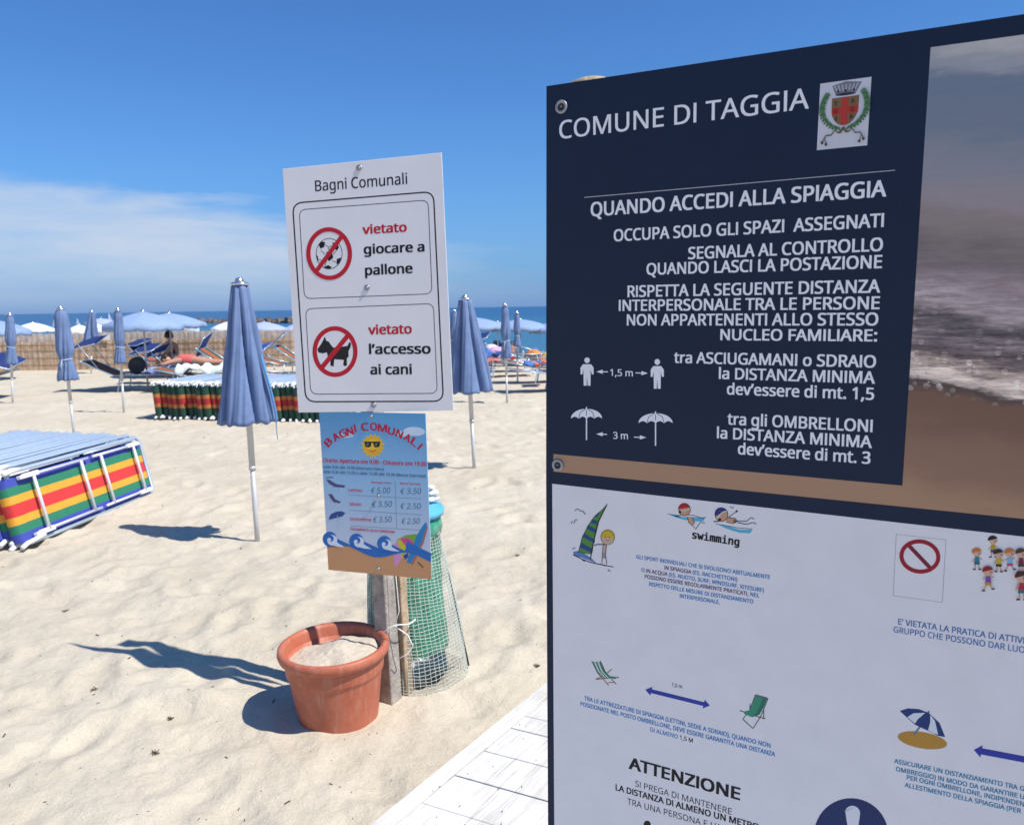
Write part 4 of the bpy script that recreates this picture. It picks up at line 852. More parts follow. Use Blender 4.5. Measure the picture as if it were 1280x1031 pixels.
# ------------------------------------------------------------------ netted rubbish bin
def make_bin():
    c = gr(522, 842); gx, gy = c.x, c.y + .02; z0 = sz(gx, gy)
    root = empty('litter_bin', 'litter bin of green bag inside a flared wire net, behind the sign post', 'bin', (gx, gy, z0 - .01))
    Hh = aty(545, 640, gy).z - z0; tx = -.045; ty = .0
    def prof(t):            # t 0 bottom .. 1 top -> radius, centre offset
        return .222 - .066 * max(t, 0) ** .8 + .008 * math.sin(t * 5), Vector((tx * t, ty * t, 0))
    net = mat('net_plastic', (.62, .66, .60), .6, var=.15, scale=30); gnet = mat('net_green', (.05, .36, .22), .5, var=.15)
    nv, nh = 58, 50; mb = MB()
    def P(a, t, dr=0):
        r, o = prof(t); w = 1 + .03 * math.sin(3 * a + 4 * t) + .02 * math.sin(5 * a + 2)
        return Vector(((r + dr) * w * math.cos(a), (r + dr) * w * math.sin(a), Hh * t)) + o
    for i in range(nv):
        a = 2 * math.pi * i / nv
        mb.tube([P(a + .02 * math.sin(9 * k / 14), k / 14) for k in range(15)], .0013, 3, cap=False)
    for j in range(nh):
        t = j / (nh - 1)
        mb.tube([P(2 * math.pi * i / 36, t + .004 * math.sin(i * 1.7 + j)) for i in range(37)], .0012 if j else .004, 3, cap=False)
    o = mb.build('wire_net', net, root); o['kind'] = 'stuff'
    # bag: creased green polythene hanging inside
    bagm = mat('green_polythene', (.035, .25, .15), .28, var=.45, scale=7, bump=.5, bscale=22, coat=.4)
    mb = MB(); n = 90; k = 40; vs = []
    for i in range(k + 1):
        t = i / k; o_ = Vector((-.040 - .005 * t, .02 * (1 - t), 0)); r0 = (.172 - .030 * t) * (1 - .45 * max(0, (.12 - t) / .12) ** 2)
        for j in range(n):
            a = 2 * math.pi * j / n; w = 1 + .045 * math.sin(11 * a + 3 * math.sin(4 * t)) * (.4 + .6 * t) + .03 * math.sin(23 * a + 5 * t) + .02 * math.sin(5 * a + 9 * t)
            sh = 1
            vs.append(Vector((r0 * w * math.cos(a) * sh, r0 * w * math.sin(a) * .9, Hh * (.10 + .90 * t))) + o_)
    mb.add(vs, [(i * n + j, i * n + (j + 1) % n, (i + 1) * n + (j + 1) % n, (i + 1) * n + j) for i in range(k) for j in range(n)] + [tuple(range(n))[::-1]], smooth=True)
    mb.build('bag', bagm, root)
    # rubbish at the bottom of the net
    mb = MB(); dm = mat('dark_rubbish', (.02, .045, .06), .35, var=.5, scale=12, bump=.6, bscale=20)
    mb.lathe([(.001, .02), (.15, .02), (.178, .06), (.178, .11), (.12, .16), (.001, .18)], 30, (-.05, -.01, 0), rf=lambda a, i: 1 + .08 * math.sin(4 * a + i) + .05 * math.sin(7 * a + 2 * i)); mb.build('dark_bag', dm, root)
    # folded over edge of bag and blue lid ring
    tc_ = Vector((tx, ty, 0)); mb = MB()
    mb.lathe([(.13, Hh - .10), (.158, Hh - .085), (.166, Hh - .05), (.160, Hh + .005), (.14, Hh + .01)], 60, tc_, rf=lambda a, i: 1 + .03 * math.sin(13 * a + i) + .02 * math.sin(29 * a)); mb.build('bag_edge', bagm, root)
    lm = mat('blue_lid', (.10, .42, .58), .45, var=.08)
    mb = MB(); mb.lathe([(.15, Hh + .012), (.176, Hh + .004), (.180, Hh + .020), (.174, Hh + .034), (.08, Hh + .045), (.001, Hh + .047)], 48, tc_); mb.build('lid', lm, root)
    wb = mat('white_plastic_bag', (.78, .78, .76), .5, var=.05)
    mb = MB()
    for q, (x, z, s) in enumerate(((.0, .062, .034), (.012, .087, .026), (.0, .110, .020))):
        mb.lathe([(.001, -s * .55), (s, -s * .3), (s * 1.1, 0), (s * .6, s * .35), (.001, s * .5)], 18, tc_ + Vector((x + .115, .05, Hh + z)), rf=lambda a, i: 1 + .2 * math.sin(4 * a + q * 2 + i))
    o = mb.build('bag_knot', wb, root)
    dk = mat('dark_rod', (.03, .03, .03), .5)
    a = aty(561, 716, gy + .0); b_ = aty(586, 826, gy - .0); l0 = Vector((gx, gy, z0 - .01))
    mb = MB(); mb.tube([a - l0, b_ - l0 - Vector((0, 0, .02))], .004, 6); mb.build('rod', dk, root)
make_bin()

# ------------------------------------------------------------------ closed beach umbrellas
C_CAN = mat('periwinkle_canvas', (.140, .208, .37), .8, var=.13, scale=9, bump=.25, bscale=260)
C_CAN2 = mat('blue_tie', (.07, .26, .50), .7)
M_POLE = mat('grey_pole', (.55, .55, .54), .4, .2, .08); M_CAP = mat('chrome_cap', (.75, .75, .77), .22, .9, .05)
def closed_umbrella(top_px, base_px, hem_y, rt, rb, label, tie=None, seed=0, tie_hang=False, res=96, group='closed blue umbrellas standing on the beach'):
    b = gr(*base_px); gx, gy = b.x, b.y; tp = aty(top_px[0], top_px[1], gy); z0 = sz(gx, gy)
    hx = base_px[0] + (top_px[0] - base_px[0]) * (base_px[1] - hem_y) / (base_px[1] - top_px[1]); hm = aty(hx, hem_y, gy)
    root = empty('beach_umbrella', label, 'umbrella', (gx, gy, z0 - .01), 0, group)
    ax = tp - Vector((gx, gy, z0 - .01)); H = ax.length; ax.normalize(); rr = random.Random(seed)
    at_ = lambda h: ax * h
    hem = H - (tp.z - hm.z) / max(.5, ax.z)
    mb = MB(); mb.tube([at_(-.1), at_(hem * .62)], .0175, 12); mb.tube([at_(hem * .60), at_(hem * .63)], .024, 12); mb.tube([at_(hem * .61), at_(H - .05)], .0215, 12); pole = mb.build('pole', M_POLE, root)
    q = ax.to_track_quat('Z', 'Y').to_matrix()
    mb = MB(); cs = min(1.0, rt / .05)
    mb.lathe([(.001, H - .048), (.062 * cs, H - .044), (.066 * cs, H - .036), (.050 * cs, H - .026), (.030 * cs, H - .022), (.027 * cs, H - .006), (.018 * cs, H + .004), (.001, H + .007)], 20, (0, 0, 0), q); mb.build('cap', M_CAP, pole)
    n, k = res, 34; ph = [rr.uniform(0, 6.28) for _ in range(6)]; vs = []; am = [rr.choice([.45, .7, 1.0, 1.25, 1.35]) for _ in range(8)]
    for i in range(k + 1):
        t = i / k; h = (H - .047) + (hem - (H - .047)) * t
        if tie: 
            f = [(0, 1.0), (.12, 1.35), (tie - .15, 1.75), (tie, 1.28), (tie + .08, 1.55), (1, 2.0)]
            for (a0, v0), (a1, v1) in zip(f, f[1:]):
                if t <= a1 + 1e-6: u = (t - a0) / (a1 - a0); u = u * u * (3 - 2 * u); base = rt * (v0 + (v1 - v0) * u); break
            base *= rb / (rt * 2.0) if t > .0 else 1
        else: base = rt + (rb - rt) * (t ** 1.05)
        for j in range(n):
            a = 2 * math.pi * j / n; aw = a + .24 * math.sin(2 * a + ph[0] + .8 * t) + .12 * t * math.sin(3 * a + ph[1])
            if tie: aw += .9 * t
            s = abs(math.cos(4 * aw)) ** .60; fold = int((aw / (math.pi / 4)) + .5) % 8
            dp = (.60 if not tie else .30) * am[fold] * min(1, .35 + t * 1.6)
            r = base * (1.08 - dp * (1 - s)) * (1 + .05 * math.sin(aw * 8 + ph[2] + 3 * t) + (.018 * math.sin(17 * a + ph[3] + 6 * t)) + .02 * math.sin(5 * a + 14 * t + ph[5]) + .012 * math.sin(31 * a + 9 * t) + .06 * math.sin(a + ph[4]) * t)
            dz = 0
            if i >= k - 1: dz = -.012 * s + .006 * math.sin(24 * aw)
            if i == k: dz -= .004
            v = Vector((r * math.cos(a), r * math.sin(a), h + dz)); vs.append(q @ v)
    mb = MB(); mb.add(vs, [(i * n + j, (i + 1) * n + j, (i + 1) * n + (j + 1) % n, i * n + (j + 1) % n) for i in range(k) for j in range(n)], smooth=True)
    o = cano = mb.build('canopy', C_CAN, root); so = o.modifiers.new('thick', 'SOLIDIFY'); so.thickness = .002
    # ribs ends inside the folds
    if not tie:
        mb = MB()
        for j in range(8):
            a = 2 * math.pi * j / 8 + .2; d1 = q @ Vector((math.cos(a) * rb * .45, math.sin(a) * rb * .45, hem + .01)); d0 = q @ Vector((math.cos(a) * rt * .4, math.sin(a) * rt * .4, H - .06)); mb.tube([d0, d1], .004, 5)
        mb.build('ribs', M_POLE, root)
    if tie:
        ht = (H - .04) + (hem - (H - .04)) * tie; rr_ = rb * .66
        mb = MB(); mb.tube([q @ Vector((rr_ * 1.04 * math.cos(2 * math.pi * j / 24), rr_ * 1.04 * math.sin(2 * math.pi * j / 24), ht + .012 * math.sin(2 * math.pi * j / 24))) for j in range(25)], .006, 5)
        mb.tube([q @ Vector((rr_, -.01, ht)), q @ Vector((rr_ * 1.25, -.02, ht - .07)), q @ Vector((rr_ * 1.1, -.02, ht - .15))], .006, 5); mb.build('tie', mat('pale_tie', (.55, .6, .7), .8), o)
    if tie_hang:
        mb = MB(); mb.tube([at_(hem + g) + Vector((rb * f, -.03, 0)) for f, g in ((.62, .44), (.88, .20), (1.0, .04), (.98, -.06), (1.0, -.13))], [.006, .008, .006, .003, .0025], 6); mb.build('tie_strap', C_CAN2, o)
    return root
closed_umbrella((299, 348), (322, 678), 525, .050, .195, 'largest closed blue umbrella, left of the white ban sign, with loose tie strap', seed=3, tie_hang=True, res=176)
closed_umbrella((581, 369), (593, 587), 488, .058, .215, 'closed blue umbrella flaring open just right of the white ban sign', seed=9, res=144)
closed_umbrella((75, 383), (93, 545), 474, .048, .115, 'blue umbrella tied shut and leaning, just above the near stack of striped loungers', tie=.72, seed=5)
closed_umbrella((147, 385), (155, 516), 453, .045, .088, 'blue umbrella tied shut beside the lounger with the navy sunshade', tie=.70, seed=6, res=64)
closed_umbrella((12, 391), (16, 504), 454, .048, .098, 'blue umbrella tied shut at the far left edge of the photo', tie=.66, seed=7, res=64)
closed_umbrella((115, 388), (114, 467), 429, .07, .20, 'small closed blue umbrella hanging loose close to the reed fence', seed=8, res=64)
closed_umbrella((631, 379), (634, 504), 447, .046, .088, 'tied blue umbrella nearer of the two between the white sign and navy board', tie=.68, seed=12, res=64)
closed_umbrella((646, 389), (647, 478), 432, .042, .078, 'tied blue umbrella farther of the two, nearest to the navy board edge', tie=.7, seed=13, res=64)
closed_umbrella((568, 387), (566, 476), 441, .05, .11, 'blue umbrella mostly hidden behind the right edge of the white ban sign', tie=.7, seed=14, res=64)

# ------------------------------------------------------------------ folding striped loungers
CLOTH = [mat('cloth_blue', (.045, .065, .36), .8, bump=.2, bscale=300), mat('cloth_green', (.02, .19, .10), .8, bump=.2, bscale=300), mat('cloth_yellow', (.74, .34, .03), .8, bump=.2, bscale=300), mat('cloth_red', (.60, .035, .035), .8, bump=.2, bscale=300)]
CLOTH_SHADED = [mat('cloth_green_shaded', (.010, .055, .034), .8), mat('cloth_green_shaded', (.010, .055, .034), .8), mat('cloth_orange_shaded', (.42, .14, .035), .8), mat('cloth_red_shaded', (.33, .02, .02), .8)]  # darker stripe set: shade on the far stack's ends is put into the colours
M_ALU = mat('pale_blue_aluminium', (.50, .60, .70), .32, .35, .06); M_PL = mat('white_plastic', (.80, .80, .80), .4, var=.03)
STR = [0, 1, 2, 3, 2, 1, 0]
LH, LL, LT = .53, 1.60, .062
def folded_lounger(pal=CLOTH, front=False):
    """folded lounger standing on its long edge: x length, y+ the leg side, z up"""
    parts = []
    mb = MB()
    def rect(y, r):
        z0, z1, x0, x1 = .02, LH, 0, LL
        pts = [(x0 + .05, y, z0), (x1 - .04, y, z0), (x1, y, z0 + .04), (x1, y, z1 - .04), (x1 - .04, y, z1), (x0 + .04, y, z1), (x0, y, z1 - .04), (x0, y, z0 + .04), (x0 + .05, y, z0)]
        mb.tube(pts, r, 7)
    rect(0, .015); rect(-LT, .014)
    parts.append(('frame', mb, [M_ALU]))
    mb = MB(); x0, x1 = .02, LL - .055; pth = [(x0, .0)] + [(x0 + (x1 - x0) * k / 6, .004 * math.sin(k)) for k in range(1, 7)]
    pth += [(LL - .04, .019)] + [(LL + .018 + .030 * math.sin(R(a)), -LT / 2 + .047 * math.cos(R(a))) for a in range(0, 181, 20)] + [(x1, -LT), (x0, -LT)]
    ws = [.95, .95, .85, 1.35, .85, .95, .95]; cw = [sum(ws[:k]) / sum(ws) for k in range(8)]; zz = [LH - .04 - (LH - .08) * q for q in cw]
    for si in range(7):
        vs = [];
        for x, y in pth:
            vs += [(x, y, zz[si]), (x, y, zz[si + 1])]
        mb.add(vs, [(2 * i, 2 * i + 1, 2 * i + 3, 2 * i + 2) for i in range(len(pth) - 1)], STR[si], False)
    parts.append(('striped_cloth', mb, pal))
    # two leg frames folded flat over the cloth
    for (xa, xb) in ((.16, .66), (.86, 1.44)):
        mb = MB(); y = .034
        mb.tube([(xa - .09, y, LH - .055), (xb + .05, y, LH - .055)], .0105, 6); mb.tube([(xa - .09, y, .070), (xb + .05, y, .070)], .0105, 6)
        mb.tube([(xa, y + .004, LH - .06), (xa, y + .004, .065)], .013, 8); mb.tube([(xb - .05, y + .004, LH - .06), (xb - .05, y + .004, .065)], .013, 8)
        parts.append(('leg_frame', mb, [mat('white_tube', (.70, .73, .77), .35, .3)]))
        xe = xa if xa < .5 else xb
        for z in (LH - .052, .065):
            mb = MB(); mb.box((xe + (.0 if xa < .5 else -.03), .032, z), (.15, .030, .034)); mb.box((xe + (-.07 if xa < .5 else .05), .024, z + (-.004)), (.06, .036, .026)); parts.append(('hinge', mb, [M_PL]))
    for y in (.028, -LT - .002):
        mb = MB(); mb.tube([(LL - .16, y, .040), (LL + .02, y, .028), (LL + .085, y + .006, .012)], .017, 7); parts.append(('foot_cap', mb, [M_PL]))
        mb = MB(); mb.tube([(LL - .12, y, LH + .002), (LL - .02, y, LH + .006), (LL + .05, y, LH - .006)], [.014, .021, .017], 7); parts.append(('corner_cap', mb, [M_PL]))
    return parts
def place_parts(parts, root):
    for nm, mb, ms in parts:
        o = mb.build(nm, ms, root)
        if nm == 'hinge': bevel(o, .004, 1)
def copy_tree(o, parent=None):
    c = o.copy(); COL.objects.link(c)
    if parent: c.parent = parent
    for ch in list(o.children): copy_tree(ch, c)
    return c
# near stack: base line from the far right foot to the near left foot
A0 = gr(193, 618); B0 = gr(33, 684); dx = (B0 - A0); angz = math.atan2(dx.y, dx.x); nrm = Vector((-dx.y, dx.x, 0)).normalized()
lean = R(-13)
def lie(root, P, az, ln, extra=0):
    root.matrix_world = Matrix.Translation(P) @ Matrix.Rotation(az, 4, 'Z') @ Matrix.Rotation(extra, 4, 'Y') @ Matrix.Rotation(-ln, 4, 'X')
ORD = ['first', 'second', 'third', 'fourth', 'fifth', 'sixth', 'seventh', 'eighth', 'ninth', 'tenth', 'eleventh', 'twelfth', 'thirteenth', 'fourteenth', 'fifteenth']
G1 = 'folded rainbow loungers in the near stack'
proto = None; NEAR = 15
for i in range(NEAR):
    if i == 0: lab = 'folded rainbow striped lounger facing us, outermost of the near left stack'
    elif i == 1: lab = 'folded lounger directly behind the outermost one of the near left stack'
    elif i == 2: lab = 'folded lounger third from the open side of the near left stack'
    else: lab = 'pale rails of the folded lounger ' + ORD[i] + ' inwards in the near left stack'
    if proto is None:
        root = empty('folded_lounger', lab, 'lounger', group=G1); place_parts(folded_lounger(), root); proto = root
    else: root = copy_tree(proto); root['label'] = lab
    P = Vector((A0.x, A0.y, 0)) - nrm * (-.0) + (-Vector((math.cos(angz + math.pi / 2), math.sin(angz + math.pi / 2), 0))) * (.092 * i)
    P.x += 0; sh = rnd.uniform(-.05, .05) if i else 0
    P += Vector((math.cos(angz), math.sin(angz), 0)) * (sh - .018 * i)
    P.z = .0 + .012 * (i > 0)
    lie(root, P, angz + (rnd.uniform(-.012, .012) if i else 0), -lean * 1 if False else R(-13) * -1 * -1, 0)
# far stack: ends towards us
G2 = 'folded loungers in the far stack'; FAR = 27; p2 = None
C0 = gr(203, 524); D0 = gr(412, 529)
for i in range(FAR):
    t = i / (FAR - 1); P = C0.lerp(D0, t)
    lab = 'striped end of the folded lounger ' + (ORD[i] + ' from the left end' if i < 14 else ORD[FAR - 1 - i] + ' from the right end') + ' of the far stack'
    if i == 0: lab = 'leftmost folded lounger of the far stack, its striped end towards us'
    if i == FAR - 1: lab = 'rightmost folded lounger of the far stack, beside the white ban sign'
    if p2 is None:
        root = empty('folded_lounger', lab, 'lounger', group=G2); place_parts(folded_lounger(CLOTH_SHADED), root); p2 = root
    else: root = copy_tree(p2); root['label'] = lab
    az = R(-97) + rnd.uniform(-.01, .01)
    dirv = Vector((math.cos(az), math.sin(az), 0)); P2 = P - dirv * (LL + .02 + rnd.uniform(-.05, .05)); P2.z = .02 + rnd.uniform(-.008, .008)
    lie(root, P2, az, R(-5), 0)

# ------------------------------------------------------------------ open loungers
M_NAVY = mat('navy_cloth', (.012, .030, .14), .7); M_BLUE = mat('bright_blue_cloth', (.015, .07, .33), .7)
def open_lounger(P, az, label, shade=None, back=35, pal=CLOTH_SHADED, towel=None, group='open loungers on the beach', roll=0, sh_tilt=15, sh_h=None):
    z0 = sz(P.x, P.y); root = empty('sun_lounger', label, 'lounger', (P.x, P.y, z0), az, group)
    Ls, w, h = 1.15, .29, .34; b = R(back); bx, bz = math.cos(b), math.sin(b)
    mb = MB()
    for s in (-1, 1):
        mb.tube([(0, s * w, h), (Ls, s * w, h)], .014, 6); mb.tube([(0, s * w, h), (-.72 * bx, s * w, h + .72 * bz)], .014, 6)
    mb.tube([(Ls, -w, h), (Ls, w, h)], .014, 6); mb.tube([(-.72 * bx, -w, h + .72 * bz), (-.72 * bx, w, h + .72 * bz)], .014, 6); mb.build('frame', M_ALU, root)
    for x in (.12, Ls - .12):
        mb = MB(); e = .07 if x > .5 else -.07
        mb.tube([(x, -w, h), (x + e, -w, 0), (x + e, -w, -.02), (x + e, w, -.02), (x + e, w, 0), (x, w, h)], .013, 6); mb.build('leg_frame', M_ALU, root)
    mb = MB(); ww = .265
    zz = [ww - 2 * ww * k / 7 for k in range(8)]; pth = [(-.69 * bx, h + .69 * bz + .012), (-.3 * bx, h + .3 * bz - .0), (0, h - .015), (.4, h - .03), (.8, h - .025), (Ls - .03, h + .012)]
    for si in range(7):
        vs = []
        for x, z in pth: vs += [(x, zz[si], z), (x, zz[si + 1], z)]
        mb.add(vs, [(2 * i, 2 * i + 1, 2 * i + 3, 2 * i + 2) for i in range(len(pth) - 1)], STR[si], False)
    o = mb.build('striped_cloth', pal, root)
    if shade:
        sx, szz = -.60 * bx, h + .62 * bz; t = R(sh_tilt); m_ = shade; mb = MB(); cx, cz = sx - .02, (sh_h if sh_h else szz + .30)
        q = [Vector((cx - .30 * math.cos(t), y, cz - .30 * math.sin(t))) for y in (-.28, .28)] + [Vector((cx + .26 * math.cos(t), y, cz + .26 * math.sin(t))) for y in (.28, -.28)]
        mid = [Vector((cx, .28, cz + .03)), Vector((cx, -.28, cz + .03))]
        for v_ in q + mid: v_.z += .27 * v_.y * (1 if math.cos(az) > 0 else -1)
        mb.add([q[0], q[1], mid[0], mid[1], q[2], q[3]], [(0, 1, 2, 3), (3, 2, 4, 5)]); o = mb.build('sunshade_cloth', m_, root); so = o.modifiers.new('t', 'SOLIDIFY'); so.thickness = .006
        mb = MB(); mb.tube([q[0], q[1], q[2], q[3], q[0]], .009, 5)
        for s in (-1, 1): mb.tube([(sx * .55, s * w, h + .55 * .62 * bz), (cx - .1, s * .285, cz - .1 * math.sin(t))], .009, 5)
        mb.build('sunshade_frame', M_ALU, root)
    return root
def towel(P, az, size, label, m, h=.37, sag=.0, name='towel', cat='towel', wav=.02, group=None):
    n, k = 18, 10; mb = MB(); vs = []; rr = random.Random(int(P.x * 100)); a, b, c = [rr.uniform(0, 6) for _ in range(3)]
    for i in range(n + 1):
        for j in range(k + 1):
            x = (i / n - .5) * size[0]; y = (j / k - .5) * size[1]; ov = max(0, abs(y) - .29)
            z = h + wav * math.sin(x * 9 + a + y * 4) * math.sin(y * 11 + b) + wav * .5 * math.sin(x * 23 + c) - ov * 1.8 + wav
            vs.append((x, y * (1 if ov == 0 else .97), z))
    mb.add(vs, [(i * (k + 1) + j, (i + 1) * (k + 1) + j, (i + 1) * (k + 1) + j + 1, i * (k + 1) + j + 1) for i in range(n) for j in range(k)], smooth=True)
    o = mb.build(name, m); o.location = (P.x, P.y, sz(P.x, P.y)); o.rotation_euler = (0, 0, az); so = o.modifiers.new('t', 'SOLIDIFY'); so.thickness = .012
    return props(o, label, cat, group)

la = gr(150, 489)
open_lounger(Vector((la.x - .02, la.y + .1, 0)), R(3), 'striped lounger with navy sunshade, headrest raised, beside the tied umbrella', M_NAVY, 24, sh_tilt=14, sh_h=1.0)
tw = towel(Vector((la.x + .75, la.y + .1, 0)), R(3), (.42, .62), 'lavender towel spread over the nearest open lounger on the left', mat('lavender_cloth', (.22, .24, .48), .85, bump=.4), h=.38, wav=.05)
def bag_disc(P, label):
    mb = MB(); M_ = Matrix.Rotation(R(78), 3, 'X')
    mb.lathe([(.001, -.05), (.13, -.05), (.17, -.03), (.18, 0), (.17, .03), (.12, .05), (.09, .035), (.001, .03)], 26, (0, 0, .18), M_)
    o = mb.build('beach_bag', mat('black_bag', (.02, .02, .025), .6, bump=.3)); o.location = P; return props(o, label, 'bag')
bag_disc(Vector((la.x + .36, la.y + .05, sz(la.x, la.y) + .34)), 'round black bag standing on the lounger with the lavender towel')
# the lounger the woman lies on
lb = Vector(((205 - 640) / FPX * 18.4, 18.4, 0))
open_lounger(lb + Vector((.25, 0, 0)), R(-2), 'flat lounger under the sunbather in coral swimsuit', M_NAVY, 4, sh_tilt=10, sh_h=.78)
towel(lb + Vector((.30, -.02, 0)), R(-2), (.55, .68), 'blue towel hanging over the head end of the sunbather’s lounger', mat('royal_blue_towel', (.01, .08, .26), .9, bump=.5), h=.38, wav=.02)
p = lambda x, Y: Vector(((x - 640) / FPX * Y, Y, 0))
open_lounger(p(232, 20.2), R(10), 'lounger with navy sunshade just behind the sunbather', M_NAVY, 16, sh_tilt=22, sh_h=.66)
open_lounger(p(196, 21.5), R(-25), 'farther lounger with dark sunshade seen edge on, in front of the reed fence', M_NAVY, 14, sh_tilt=2, sh_h=.80)
open_lounger(p(210, 22.3), R(35), 'lounger with navy sunshade beside the seated person in dark shirt', M_NAVY, 14, sh_tilt=18, sh_h=.72)
open_lounger(p(284, 19.6), R(-4), 'lounger with bright blue sunshade tipped upright, left of the big closed umbrella', M_BLUE, 32, sh_tilt=62, sh_h=.80)
open_lounger(p(356, 19.4), R(-6), 'lounger with low blue sunshade between the big umbrella and the white sign', M_BLUE, 12, sh_tilt=18, sh_h=.68)
open_lounger(p(376, 20.6), R(-4), 'lounger with blue sunshade raised high beside the white sign edge', M_BLUE, 32, sh_tilt=40, sh_h=.86)
open_lounger(p(350, 16.6), R(3), 'flat lounger without sunshade right of the big closed umbrella', None, 4)
lw = p(252, 16.6); open_lounger(lw + Vector((-.2, 0, 0)), R(2), 'flat lounger under the crumpled white towel', None, 12)
towel(lw + Vector((.25, 0, 0)), R(2), (1.35, .66), 'crumpled white towel on the lounger behind the far stack', mat('white_towel', (.66, .74, .76), .9, bump=.5), h=.42, wav=.07)
open_lounger(p(-30, 16.0), R(175), 'lounger with navy sunshade cut by the left edge of the photo', M_NAVY, 15, sh_h=.72)
# right hand cluster
towc = [mat('towel_blue', (.07, .16, .42), .9), mat('towel_coral', (.62, .18, .13), .9), mat('towel_orange', (.70, .25, .04), .9), mat('towel_pink', (.60, .35, .50), .9)]
for i, (x, Y, a, sd_, bk, lb_) in enumerate(((612, 19.0, 8, None, 4, 'flat lounger with coral and blue towel right of the flared umbrella'), (668, 17.4, -6, None, 12, 'lounger with blue towel at the edge of the navy board'), (684, 15.6, 12, None, 8, 'nearest lounger partly hidden by the navy board, on white legs'),
                                             (655, 20.5, 4, None, 14, 'lounger with raised back between the two tied umbrellas'), (628, 22.5, -12, M_NAVY, 14, 'lounger with navy sunshade far behind the nearer tied umbrella'), (676, 23, 6, None, 15, 'farthest lounger beside the orange bundle near the water'), (560, 20, 3, M_BLUE, 35, 'lounger with bright blue sunshade hidden behind the white sign'))):
    open_lounger(p(x, Y), R(a), lb_, sd_, bk)
towel(p(617, 18.95), R(8), (.8, .6), 'coral towel on the flat lounger right of the flared umbrella', towc[1], wav=.04)
towel(p(611, 19.6), R(20), (.6, .6), 'blue rucksack cloth heap behind the flared umbrella', towc[0], h=.45, wav=.08)
towel(p(676, 17.35), R(-6), (.7, .6), 'blue and white towel on the lounger by the navy board', towc[0], wav=.05)
towel(p(681, 16.6), R(-3), (.35, .6), 'coral towel rolled on the lounger by the navy board', towc[1], h=.42, wav=.06)
def bundle(x, y, Y, cols, label, name, cat, s=1.0, seed=1):
    P = aty(x, y, Y); rr = random.Random(seed); zg = sz(P.x, P.y); root = empty(name, label, cat, (P.x, P.y, zg)); top = max(.35, P.z - zg)
    for k, c in enumerate(cols):
        mb = MB(); r = rr.uniform(.14, .22) * s; cx = rr.uniform(-.28, .28) * s; cz = top * (.3 + .7 * k / max(1, len(cols) - 1)) - r * .4; ph_ = rr.uniform(0, 6)
        mb.lathe([(.001, -r * .8), (r * .7, -r * .6), (r, -.1 * r), (r * .85, r * .45), (r * .4, r * .72), (.001, r * .8)], 16, (cx, rr.uniform(-.1, .1), cz), rf=lambda a, i: 1 + .18 * math.sin(3 * a + ph_ + i) + .08 * math.sin(7 * a + 2 * i)); mb.build('cloth_bundle', c, root)
    mb = MB()
    for s_ in (-1, 1):
        mb.tube([(s_ * .22 * s, 0, 0), (s_ * .20 * s, .02, top * .9)], .014, 6); mb.tube([(s_ * .22 * s, -.2, 0), (-s_ * .2 * s, .2, top * .5)], .014, 6)
    mb.build('stand', M_PL, root); return root
yl = mat('yellow_cloth', (.72, .55, .03), .8); rdm = mat('red_cloth', (.5, .03, .04), .8); blk = mat('black_cloth', (.02, .02, .02), .8); wht = mat('pale_cloth', (.65, .60, .68), .8)
bundle(609, 434, 21.5, [rdm, blk, yl, wht, towc[3], wht], 'white stand heaped with pale, yellow and red bags behind the flared umbrella', 'bag_stand', 'bags', 1.25, 4)
bundle(676, 447, 22.5, [blk, rdm, towc[2], yl, towc[2]], 'orange and yellow beach bundle at the edge of the navy board', 'beach_bundle', 'beach gear', 1.5, 8)
bundle(626, 455, 24.0, [blk, rdm, blk], 'small dark red bundle near the water behind the tied umbrella', 'beach_bundle', 'beach gear', .9, 5)
bundle(662, 455, 24.0, [blk, rdm, towc[0]], 'dark bundle left of the orange beach bundle', 'beach_bundle', 'beach gear', .9, 6)

